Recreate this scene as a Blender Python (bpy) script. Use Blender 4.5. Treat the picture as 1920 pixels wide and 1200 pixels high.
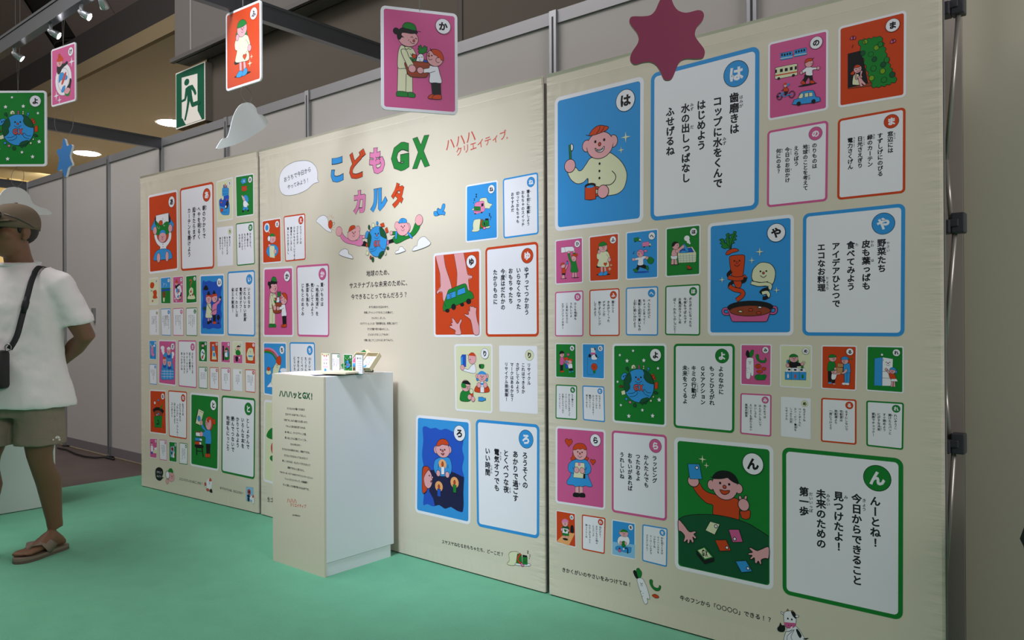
import bpy, bmesh, math, random
import numpy as np
from mathutils import Vector, Matrix
from mathutils.geometry import tessellate_polygon
for o in list(bpy.data.objects): bpy.data.objects.remove(o)
SC = bpy.context.scene
COL = SC.collection

# ------------------------------------------------------------------ camera
F_PX = 1440.0
def _cam_axes(y, p, r):
    f = np.array([-math.cos(y)*math.cos(p), math.sin(y)*math.cos(p), math.sin(p)])
    rt = np.cross(f, [0, 0, 1]); rt /= np.linalg.norm(rt); up = np.cross(rt, f)
    return math.cos(r)*rt+math.sin(r)*up, -math.sin(r)*rt+math.cos(r)*up, f
R_, U_, F_ = _cam_axes(0.87962, 0.001949, -0.005006)
CAM = np.array([0.0, -2.65, 1.18])
cd = bpy.data.cameras.new('camera'); cam = bpy.data.objects.new('camera', cd); COL.objects.link(cam)
cd.sensor_width = 36; cd.lens = 36*F_PX/1920; cd.clip_start = .05; cd.clip_end = 200
m = Matrix.Identity(4)
for i in range(3):
    m[i][0] = R_[i]; m[i][1] = U_[i]; m[i][2] = -F_[i]; m[i][3] = CAM[i]
cam.matrix_world = m
SC.camera = cam

# ------------------------------------------------------------------ world, exposure, big lights
SC.view_settings.view_transform = 'Standard'; SC.view_settings.look = 'None'
SC.view_settings.exposure = 0.0; SC.view_settings.gamma = 1.0; SC.view_settings.use_curve_mapping = False
w = bpy.data.worlds.new('world'); SC.world = w; w.use_nodes = True
w.node_tree.nodes['Background'].inputs[0].default_value = (1.0, 0.95, 1.0, 1)
w.node_tree.nodes['Background'].inputs[1].default_value = 0.10

def lamp(kind, name, loc, target, energy, col=(1, 1, 1), size=.1, spot=60, blend=.6, parent=None):
    l = bpy.data.lights.new(name, kind); l.energy = energy; l.color = col
    if kind == 'AREA': l.shape = 'RECTANGLE'; l.size = size[0]; l.size_y = size[1]
    else: l.shadow_soft_size = size
    if kind == 'SPOT': l.spot_size = math.radians(spot); l.spot_blend = blend
    o = bpy.data.objects.new(name, l); COL.objects.link(o)
    d = Vector(target)-Vector(loc)
    o.rotation_euler = d.to_track_quat('-Z', 'Y').to_euler(); o.location = loc
    return o
# two hall ceiling lamps high above the booth, two added fill lamps, and the booth's spots that light the middle banner from the upper right
lamp('AREA', 'hall_or_fill_light', (-3.2, -4.2, 5.6), (-3.4, -1.2, 0), 24, (1, .96, .93), (6, 2.5))
lamp('AREA', 'hall_or_fill_light', (-5.6, -2.9, 5.8), (-4.9, -1.6, 0), 200, (1, .96, .95), (5, 2))
lamp('AREA', 'hall_or_fill_light', (4.2, -1.9, 3.6), (-2.6, -.9, 1.6), 130, (1, .96, .94), (2, 2))  # added fill from the right for the hanging pink card and counter side
lamp('AREA', 'hall_or_fill_light', (-9, -5, 4.6), (-7, 2, 6.2), 45, (1, .95, .90), (4, 2))  # added uplight that brightens the sloping ceiling panels
lamp('SPOT', 'booth_spot', (-2.25, -2.3, 3.8), (-2.7, 0, .95), 545, (.84, .90, 1), .35, 40, 1.0)
lamp('SPOT', 'booth_spot', (-2.85, -2.3, 3.8), (-3.6, 0, 1.5), 215, (.84, .90, 1), .35, 44, 1.0)

# ------------------------------------------------------------------ helpers
def ray(x, y): return (x-960)/F_PX*R_-(y-600)/F_PX*U_+F_
def onZ(x, y, z): d = ray(x, y); return CAM+d*((z-CAM[2])/d[2])
def onY(x, y, Y): d = ray(x, y); return CAM+d*((Y-CAM[1])/d[1])
def onX(x, y, X): d = ray(x, y); return CAM+d*((X-CAM[0])/d[0])
def atdepth(x, y, t): return CAM+ray(x, y)*t

def lin(c): return tuple((v/255/12.92 if v/255 <= .04045 else ((v/255+.055)/1.055)**2.4) for v in c)
MATS = {}
def mat(name, rgb, rough=.5, metal=0, spec=.5, bump=None, emit=None, noise=None, sheen=0, trans=0):
    if name in MATS: return MATS[name]
    mt = bpy.data.materials.new(name); mt.use_nodes = True; nt = mt.node_tree; b = nt.nodes['Principled BSDF']
    c = lin(rgb)+(1,)
    b.inputs['Base Color'].default_value = c; b.inputs['Roughness'].default_value = rough; b.inputs['Metallic'].default_value = metal
    b.inputs['Specular IOR Level'].default_value = spec
    if sheen: b.inputs['Sheen Weight'].default_value = sheen
    if trans: b.inputs['Transmission Weight'].default_value = trans
    if emit: b.inputs['Emission Color'].default_value = lin(emit[0])+(1,); b.inputs['Emission Strength'].default_value = emit[1]
    geo = nt.nodes.new('ShaderNodeNewGeometry')
    if noise:   # (scale, amount) colour mottling of the material itself
        n = nt.nodes.new('ShaderNodeTexNoise'); n.inputs['Scale'].default_value = noise[0]; n.inputs['Detail'].default_value = 5
        nt.links.new(geo.outputs['Position'], n.inputs['Vector'])
        mx = nt.nodes.new('ShaderNodeMix'); mx.data_type = 'RGBA'
        mx.inputs[6].default_value = tuple(v*(1-noise[1]) for v in c[:3])+(1,); mx.inputs[7].default_value = tuple(min(1, v*(1+noise[1])) for v in c[:3])+(1,)
        nt.links.new(n.outputs['Fac'], mx.inputs[0]); nt.links.new(mx.outputs[2], b.inputs['Base Color'])
    if bump:    # (scale, strength, distance, stretch)
        mp = nt.nodes.new('ShaderNodeMapping'); mp.inputs['Scale'].default_value = bump[3] if len(bump) > 3 else (1, 1, 1)
        nt.links.new(geo.outputs['Position'], mp.inputs['Vector'])
        n = nt.nodes.new('ShaderNodeTexNoise'); n.inputs['Scale'].default_value = bump[0]; n.inputs['Detail'].default_value = 3
        nt.links.new(mp.outputs[0], n.inputs['Vector'])
        bp = nt.nodes.new('ShaderNodeBump'); bp.inputs['Strength'].default_value = bump[1]; bp.inputs['Distance'].default_value = bump[2]
        nt.links.new(n.outputs['Fac'], bp.inputs['Height']); nt.links.new(bp.outputs[0], b.inputs['Normal'])
    MATS[name] = mt
    return mt

class MB:
    def __init__(s): s.v = []; s.f = []; s.m = []; s.ml = []
    def mi(s, mt):
        if mt not in s.ml: s.ml.append(mt)
        return s.ml.index(mt)
    def add(s, vs, fs, mt):
        k = len(s.v); s.v += [tuple(map(float, p)) for p in vs]; i = s.mi(mt)
        for f in fs: s.f.append(tuple(k+j for j in f)); s.m.append(i)
    def box(s, lo, hi, mt, bev=0):
        x0, y0, z0 = lo; x1, y1, z1 = hi
        if bev:
            b = bev; pts = []; 
            bm = bmesh.new(); bmesh.ops.create_cube(bm, size=1)
            for q in bm.verts: q.co = Vector(((x0+x1)/2+q.co.x*(x1-x0), (y0+y1)/2+q.co.y*(y1-y0), (z0+z1)/2+q.co.z*(z1-z0)))
            bmesh.ops.bevel(bm, geom=bm.edges[:], offset=b, segments=2, affect='EDGES', profile=.5)
            bm.verts.index_update()
            s.add([q.co[:] for q in bm.verts], [[q.index for q in f.verts] for f in bm.faces], mt); bm.free(); return
        v = [(x0, y0, z0), (x1, y0, z0), (x1, y1, z0), (x0, y1, z0), (x0, y0, z1), (x1, y0, z1), (x1, y1, z1), (x0, y1, z1)]
        s.add(v, [(0, 3, 2, 1), (4, 5, 6, 7), (0, 1, 5, 4), (1, 2, 6, 5), (2, 3, 7, 6), (3, 0, 4, 7)], mt)
    def tube(s, pts, r, mt, n=8, caps=True):
        pts = [Vector(p) for p in pts]; rr = r if hasattr(r, '__len__') else [r]*len(pts)
        k = []; ref = None
        for i, p in enumerate(pts):
            t = (pts[min(i+1, len(pts)-1)]-pts[max(i-1, 0)]).normalized()
            if ref is None: ref = Vector((0, 0, 1)) if abs(t.z) < .9 else Vector((1, 0, 0))
            a = t.cross(ref).normalized(); b = a.cross(t).normalized(); ref = b
            k.append([p+(a*math.cos(2*math.pi*j/n)+b*math.sin(2*math.pi*j/n))*rr[i] for j in range(n)])
        vs = [q[:] for ring in k for q in ring]; fs = []
        for i in range(len(pts)-1):
            for j in range(n): fs.append((i*n+j, i*n+(j+1) % n, (i+1)*n+(j+1) % n, (i+1)*n+j))
        if caps: fs.append(tuple(range(n))[::-1]); fs.append(tuple((len(pts)-1)*n+j for j in range(n)))
        s.add(vs, fs, mt)
    def ell(s, c, r, mt, rot=None, nu=20, nv=12):
        vs = []; M = rot or Matrix.Identity(3)
        for i in range(nv+1):
            th = math.pi*i/nv
            for j in range(nu):
                ph = 2*math.pi*j/nu
                vs.append(tuple(Vector(c)+M@Vector((r[0]*math.sin(th)*math.cos(ph), r[1]*math.sin(th)*math.sin(ph), r[2]*math.cos(th)))))
        fs = []
        for i in range(nv):
            for j in range(nu):
                a, b, c2, d = i*nu+j, i*nu+(j+1) % nu, (i+1)*nu+(j+1) % nu, (i+1)*nu+j
                if i == 0: fs.append((a, d, c2))
                elif i == nv-1: fs.append((a, d, b))
                else: fs.append((a, d, c2, b))
        s.add(vs, fs, mt)
    def loft(s, rings, mt, n=24, caps=True):
        """rings: (centre, xaxis*rx, yaxis*ry)"""
        vs = []
        for c, ax, ay in rings:
            c = Vector(c); ax = Vector(ax); ay = Vector(ay)
            for j in range(n): vs.append(tuple(c+ax*math.cos(2*math.pi*j/n)+ay*math.sin(2*math.pi*j/n)))
        fs = []
        for i in range(len(rings)-1):
            for j in range(n): fs.append((i*n+j, i*n+(j+1) % n, (i+1)*n+(j+1) % n, (i+1)*n+j))
        if caps: fs.append(tuple(range(n))[::-1]); fs.append(tuple((len(rings)-1)*n+j for j in range(n)))
        s.add(vs, fs, mt)
    def slab(s, front, nrm, th, mf, me=None):
        """outline polygon (3D, planar) with real thickness: front face in mf, edge in me"""
        n = Vector(nrm); fr = [Vector(p) for p in front]; bk = [p-n*th for p in fr]
        tri = tessellate_polygon([fr]); k = len(fr)
        def ori(t):
            a, b, c = (fr[i] for i in t)
            return t if (b-a).cross(c-a).dot(n) > 0 else t[::-1]
        tri = [ori(t) for t in tri]
        s.add([p[:] for p in fr], tri, mf)
        s.add([p[:] for p in bk], [t[::-1] for t in tri], me or mf)
        s.add([p[:] for p in fr+bk], [(i, (i+1) % k, k+(i+1) % k, k+i) for i in range(k)], me or mf)
    def build(s, name, parent=None, smooth=False, bev=0):
        off = WO.get(parent.name, (0, 0, 0)) if parent else (0, 0, 0)
        me = bpy.data.meshes.new(name)
        me.from_pydata([(a-off[0], b-off[1], c-off[2]) for a, b, c in s.v], [], s.f)
        for q in s.ml: me.materials.append(q)
        me.polygons.foreach_set('material_index', s.m)
        if smooth: me.polygons.foreach_set('use_smooth', [True]*len(s.f))
        me.update()
        o = bpy.data.objects.new(name, me); COL.objects.link(o)
        if parent: o.parent = parent; WO[o.name] = off
        if bev:
            b = o.modifiers.new('b', 'BEVEL'); b.width = bev; b.segments = 2; b.limit_method = 'ANGLE'
        return o
WO = {}
def tag(o, label=None, cat=None, group=None, kind=None):
    if label: o['label'] = label
    if cat: o['category'] = cat
    if group: o['group'] = group
    if kind: o['kind'] = kind
    return o
def thing(name, loc, label=None, cat=None, group=None, kind=None):
    o = bpy.data.objects.new(name, None); o.empty_display_size = .05; COL.objects.link(o); o.location = tuple(map(float, loc))
    WO[o.name] = tuple(map(float, loc)); return tag(o, label, cat, group, kind)

# ------------------------------------------------------------------ printed graphics: planes, glyphs, drawing
PAL = dict(k=(22, 22, 26), w=(240, 238, 248), c=(224, 224, 190), b=(52, 150, 224), o=(208, 68, 24), p=(212, 92, 150), m=(226, 130, 180),
           s=(232, 168, 176), g=(20, 128, 48), d=(14, 84, 50), n=(26, 28, 70), B=(32, 84, 196), r=(150, 66, 40), t=(196, 140, 90),
           y=(120, 160, 30), O=(240, 170, 110), l=(140, 196, 236), G=(130, 130, 140), R=(208, 80, 70), x=(32, 30, 44), S=(226, 217, 198))
def ink(c): return mat('print_'+{'k':'black','w':'white','c':'pale_cream','b':'sky_blue','o':'orange','p':'pink','m':'light_pink','s':'skin_pink','g':'green','d':'dark_green','n':'night_navy','B':'strong_blue','r':'brown','t':'cardboard','y':'lime','O':'apricot','l':'light_blue','G':'grey','R':'coral','x':'text_ink','S':'banner_cream'}[c], PAL[c], .5, spec=.3, bump=(5, .10, .03, (1, 1, .45)))

class Plane:
    def __init__(s, o, ex, ez=(0, 0, 1)):
        s.o = np.array(o, float); s.ex = np.array(ex, float); s.ex /= np.linalg.norm(s.ex); s.ez = np.array(ez, float); s.n = np.cross(s.ex, s.ez)
    def px(s, x, y):
        d = ray(x, y); t = ((s.o-CAM)@s.n)/(d@s.n); q = CAM+d*t-s.o
        return (q@s.ex, q@s.ez)
    def P(s, a, b, h=0): return s.o+s.ex*a+s.ez*b+s.n*h

GL = {}
def glyph_raw(ch):
    """filled triangles and outline loops of one character, centred on its cell"""
    out = []
    for mode in ('FRONT', 'NONE'):
        cu = bpy.data.curves.new('glyph', 'FONT'); cu.body = ch; cu.resolution_u = 2; cu.fill_mode = mode
        o = bpy.data.objects.new('glyph', cu); COL.objects.link(o); bpy.context.view_layer.update()
        ev = o.evaluated_get(bpy.context.evaluated_depsgraph_get()); me = ev.to_mesh()
        v = np.array([q.co[:2] for q in me.vertices]) if len(me.vertices) else np.zeros((0, 2))
        f = [tuple(q.vertices) for q in (me.polygons if mode == 'FRONT' else me.edges)]
        ev.to_mesh_clear(); bpy.data.objects.remove(o); bpy.data.curves.remove(cu); out.append((v, f))
    (v, f), (v2, e) = out
    if len(v):
        sh = np.array([(v[:, 0].min()+v[:, 0].max())/2 if (ord(ch) < 128 or ch in '！？') else .5, .38 if ord(ch) > 127 else .36]); v = v-sh; v2 = v2-sh
    nb = {}
    for i, j in e: nb.setdefault(i, []).append(j); nb.setdefault(j, []).append(i)
    loops = []; seen = set()
    for i in nb:
        if i in seen: continue
        lp = [i]; seen.add(i)
        while True:
            q = [j for j in nb[lp[-1]] if j not in seen]
            if not q: break
            lp.append(q[0]); seen.add(q[0])
        if len(lp) > 2: loops.append(v2[lp])
    return v, f, loops
RAW = {}
def glyph(ch, off=.022):
    """bold weight = the filled character plus a band of half-width off along its outline"""
    k = (ch, off)
    if k in GL: return GL[k]
    if ch not in RAW: RAW[ch] = glyph_raw(ch)
    v, f, loops = RAW[ch]
    V = [tuple(q) for q in v]; Fs = list(f)
    if off:
        for lp in loops:
            t0 = lp-np.roll(lp, 1, 0); t1 = np.roll(lp, -1, 0)-lp
            t0 = t0/np.maximum(np.linalg.norm(t0, axis=1), 1e-9)[:, None]; t1 = t1/np.maximum(np.linalg.norm(t1, axis=1), 1e-9)[:, None]
            n0 = np.stack([-t0[:, 1], t0[:, 0]], 1); n1 = np.stack([-t1[:, 1], t1[:, 0]], 1); mm = n0+n1; L = np.linalg.norm(mm, axis=1)
            mm = np.where(L[:, None] > .2, mm/np.maximum(L, .2)[:, None], n1); sc = off/np.maximum((mm*n1).sum(1), .55)
            A = lp+mm*sc[:, None]; Bb = lp-mm*sc[:, None]; n = len(lp); k0 = len(V); V += [tuple(q) for q in A]+[tuple(q) for q in Bb]
            Fs += [(k0+i, k0+n+i, k0+n+(i+1) % n, k0+(i+1) % n) for i in range(n)]
    V = np.array(V) if V else np.zeros((0, 2))
    G_ = []
    for q in Fs:
        a = V[q[1]]-V[q[0]]; b = V[q[2]]-V[q[0]]; G_.append(q if a[0]*b[1]-a[1]*b[0] >= 0 else q[::-1])
    GL[k] = (V, G_, len(v)); return GL[k]

DZ = 0.000022
class Print:
    """draws ink on a plane; every new shape lies a hair above the last"""
    def __init__(s, pl, h=.0003): s.pl = pl; s.h = h; s.mb = MB()
    def poly(s, pts, c, step=True):
        if len(pts) < 3: return
        vs = [Vector((p[0], p[1], 0)) for p in pts]
        tri = tessellate_polygon([vs])
        def ori(t):
            a, b, q = (vs[i] for i in t)
            return t if (b.x-a.x)*(q.y-a.y)-(b.y-a.y)*(q.x-a.x) > 0 else t[::-1]
        if step: s.h += DZ
        s.mb.add([s.pl.P(p[0], p[1], s.h) for p in pts], [ori(t) for t in tri], ink(c))
    def stroke(s, pts, wd, c='k', closed=False):
        P = [np.array(p, float) for p in pts]; n = len(P)
        if n < 2: return
        L = []; Rr = []
        for i in range(n):
            a = P[(i-1) % n] if (closed or i > 0) else P[i]; b = P[(i+1) % n] if (closed or i < n-1) else P[i]
            t = b-a; q = np.linalg.norm(t); t = t/q if q > 1e-9 else np.array([1, 0]); nn = np.array([-t[1], t[0]])*wd/2
            if not closed and i == 0: o = -t*wd*.3
            elif not closed and i == n-1: o = t*wd*.3
            else: o = 0
            L.append(P[i]+nn+o); Rr.append(P[i]-nn+o)
        s.h += DZ
        vs = [s.pl.P(p[0], p[1], s.h) for p in L+Rr]
        fs = [(n+i, n+(i+1) % n, (i+1) % n, i) for i in range(n if closed else n-1)]
        s.mb.add(vs, fs, ink(c))
    def glyph(s, ch, a, b, size, c='x', off=.022, rot=0, sx=1, fit=None):
        v, f, nf = glyph(ch, off)
        if not len(v): return
        v = v.copy()
        if fit:   # stretch to box (half width, half height)
            v -= (v.min(0)+v.max(0))/2; e = v.max(0)-v.min(0); v = v/e*np.array([2*fit[0], 2*fit[1]])
        else: v = v*np.array([size*sx, size])
        if rot: cs, sn = math.cos(rot), math.sin(rot); v = v@np.array([[cs, sn], [-sn, cs]])
        s.mb.add([s.pl.P(a+q[0], b+q[1], s.h+(DZ*.5 if i < nf else 0)) for i, q in enumerate(v)], f, ink(c))
    def vtext(s, txt, a, b, pitch, size, c='x', off=.022, ruby=True):
        """vertical line, first cell centred at (a,b); [base|ruby]"""
        i = 0; s.h += DZ; start = None
        while txt:
            ch = txt[0]; txt = txt[1:]
            if ch == '[': start = i; continue
            if ch == '|':
                k = txt.index(']'); rb = txt[:k]; txt = txt[k+1:]
                if ruby:
                    n = i-start; mid = b-(start+(n-1)/2)*pitch; rp = min(pitch*.42, n*pitch/len(rb)*.98)
                    for j, q in enumerate(rb): s.glyph(q, a+size*.72, mid-(j-(len(rb)-1)/2)*rp, size*.40, 'x', .02)
                continue
            y = b-i*pitch; i += 1
            if ch in 'ー「」…（）': s.glyph(ch, a+(size*.08 if ch == '「' else 0), y, size, c, off, -math.pi/2)
            elif ch in '、。': s.glyph(ch, a+size*.6, y+size*.6, size, c, off)
            elif ch in 'っゃゅょッャュョィァェ': s.glyph(ch, a+size*.07, y+size*.07, size, c, off)
            else: s.glyph(ch, a, y, size, c, off)
    def hline(s, txt, P0, P1, size, c='x', off=.022):
        """text centred along the segment P0-P1 (plane coords), cells spread evenly"""
        P0 = np.array(P0); P1 = np.array(P1); n = len(txt)
        wds = [(.74 if q.isupper() else .62 if ord(q) < 128 else 1.0) for q in txt]; tot = sum(wds); x = 0; s.h += DZ
        d = P1-P0; ang = math.atan2(d[1], d[0]); adv = np.linalg.norm(d)/tot; size = min(size, adv*.97)
        for q, wd in zip(txt, wds):
            t = (x+wd/2)/tot; x += wd; p = P0+d*t
            if q != ' ': s.glyph(q, p[0], p[1], size, c, off, ang, min(1, adv/size*1.0))
    def build(s, name, parent): return s.mb.build(name, parent)

def smooth(pts, closed=True, k=4):
    P = [np.array(p, float) for p in pts]; n = len(P); out = []
    if n < 3: return P
    for i in range(n if closed else n-1):
        p0 = P[(i-1) % n] if closed or i > 0 else P[i]; p1 = P[i]; p2 = P[(i+1) % n]; p3 = P[(i+2) % n] if closed or i < n-2 else p2
        for j in range(k):
            t = j/k; out.append(.5*(2*p1+(p2-p0)*t+(2*p0-5*p1+4*p2-p3)*t*t+(3*p1-p0-3*p2+p3)*t**3))
    if not closed: out.append(P[-1])
    return out

def draw(pr, ops, fm, sw):
    """ops in the crop's own pixels; fm maps them to plane coords; sw = line width in metres"""
    for ln in ops.replace(';', '\n').split('\n'):
        k = ln.split()
        if not k: continue
        op = k[0]
        if op in 'eErR':
            j = 1 if op in 'rR' else 2
            q = [float(v) for v in k[j:]]; cx, cy, rx = q[:3]; ry = q[3] if len(q) > 3 else rx
            ca, cb = fm(cx, cy); ra = abs(fm(cx+rx, cy)[0]-fm(cx-rx, cy)[0])/2; rb = abs(fm(cx, cy-ry)[1]-fm(cx, cy+ry)[1])/2
            n = 24 if ra > .02 else 14
            pts = [(ca+ra*math.cos(2*math.pi*i/n), cb+rb*math.sin(2*math.pi*i/n)) for i in range(n)]
            if op != 'r': pr.poly(pts, k[1])
            if op in 'er': pr.stroke(pts, sw, 'k', True)
        elif op in 'pPqQ':
            q = [float(v) for v in k[2:]]; pts = [fm(q[i], q[i+1]) for i in range(0, len(q)-1, 2)]
            if op in 'pP': pts = smooth(pts)
            pr.poly(pts, k[1])
            if op in 'pq': pr.stroke(pts, sw, 'k', True)
        elif op == 'l':
            q = [float(v) for v in k[1:]]; pr.stroke(smooth([fm(q[i], q[i+1]) for i in range(0, len(q)-1, 2)], False), sw)
        elif op in 'LT':
            q = [float(v) for v in k[3:]]; wd = abs(fm(q[0], q[1]-float(k[2])/2)[1]-fm(q[0], q[1]+float(k[2])/2)[1])
            pts = smooth([fm(q[i], q[i+1]) for i in range(0, len(q)-1, 2)], False)
            if op == 'T': pr.stroke(pts, wd+2*sw, 'k')
            pr.stroke(pts, wd, k[1])
        elif op in 'xhv':
            cx, cy, r = (float(v) for v in k[2:5]); ca, cb = fm(cx, cy); rb = abs(fm(cx, cy-r)[1]-fm(cx, cy+r)[1])/2
            if op == 'x': pts = [(ca+(rb if i % 2 == 0 else rb*.22)*math.sin(i*math.pi/4), cb+(rb if i % 2 == 0 else rb*.22)*math.cos(i*math.pi/4)) for i in range(8)]
            elif op == 'v': pts = [(ca+(rb if i % 2 == 0 else rb*.5)*math.sin(i*math.pi/5), cb+(rb if i % 2 == 0 else rb*.5)*math.cos(i*math.pi/5)) for i in range(10)]
            else: pts = [(ca+rb*.062*16*math.sin(t)**3, cb+rb*.062*(13*math.cos(t)-5*math.cos(2*t)-2*math.cos(3*t)-math.cos(4*t))) for t in [i*2*math.pi/20 for i in range(20)]]
            pr.poly(pts, k[1])
            if op == 'h': pr.stroke(pts, sw, 'k', True)
        elif op == 'f':     # face: eyes, nose, smile
            cx, cy, r = (float(v) for v in k[1:4]); ca, cb = fm(cx, cy); u = abs(fm(cx, cy-r)[1]-fm(cx, cy+r)[1])/2
            def c(x, y, q, cc, st=False):
                pts = [(ca+u*x+u*q*math.cos(i*math.pi/5), cb+u*y+u*q*math.sin(i*math.pi/5)) for i in range(10)]
                pr.poly(pts, cc)
                if st: pr.stroke(pts, sw*.8, 'k', True)
            c(-.42, .3, .13, 'k'); c(.42, .3, .13, 'k'); c(0, .05, .16, 'R', True)
            pr.stroke(smooth([(ca-u*.42, cb-u*.3), (ca, cb-u*.58), (ca+u*.42, cb-u*.3)], False), sw)
        elif op == 't':     # t col text cx cy halfw halfh
            cx, cy, hw, hh = (float(v) for v in k[3:7]); ca, cb = fm(cx, cy)
            A = abs(fm(cx+hw, cy)[0]-fm(cx-hw, cy)[0])/2; Bq = abs(fm(cx, cy-hh)[1]-fm(cx, cy+hh)[1])/2; n = len(k[2]); pr.h += DZ
            for i, q in enumerate(k[2]):
                if k[1] != 'k': pr.glyph(q, ca+A*(2*(i+.5)/n-1), cb, 1, 'k', .09, fit=(A/n*.98, Bq*1.1))
            pr.h += DZ
            for i, q in enumerate(k[2]): pr.glyph(q, ca+A*(2*(i+.5)/n-1), cb, 1, k[1], .05, fit=(A/n*.82, Bq*.95))

def homog(src, dst):
    A = []; B = []
    for (x, y), (u, v) in zip(src, dst):
        A += [[x, y, 1, 0, 0, 0, -u*x, -u*y], [0, 0, 0, x, y, 1, -v*x, -v*y]]; B += [u, v]
    h = np.linalg.solve(np.array(A, float), np.array(B, float)).tolist()
    def f(x, y):
        d = h[6]*x+h[7]*y+1; return ((h[0]*x+h[1]*y+h[2])/d, (h[3]*x+h[4]*y+h[5])/d)
    return f
def bil(q):
    q = [np.array(p) for p in q]
    return lambda u, v: tuple((q[0]*(1-u)+q[1]*u)*(1-v)+(q[3]*(1-u)+q[2]*u)*v)
def rrect(fb, u0, v0, u1, v1, r, asp, n=5):
    """rounded rectangle in card uv (v down); r as fraction of width"""
    rv = r*asp; out = []
    for cu, cv, a0 in ((u1-r, v0+rv, -90), (u1-r, v1-rv, 0), (u0+r, v1-rv, 90), (u0+r, v0+rv, 180)):
        for i in range(n+1):
            a = math.radians(a0+90*i/n); out.append(fb(cu+r*math.cos(a), cv+rv*math.sin(a)))
    return out

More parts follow.
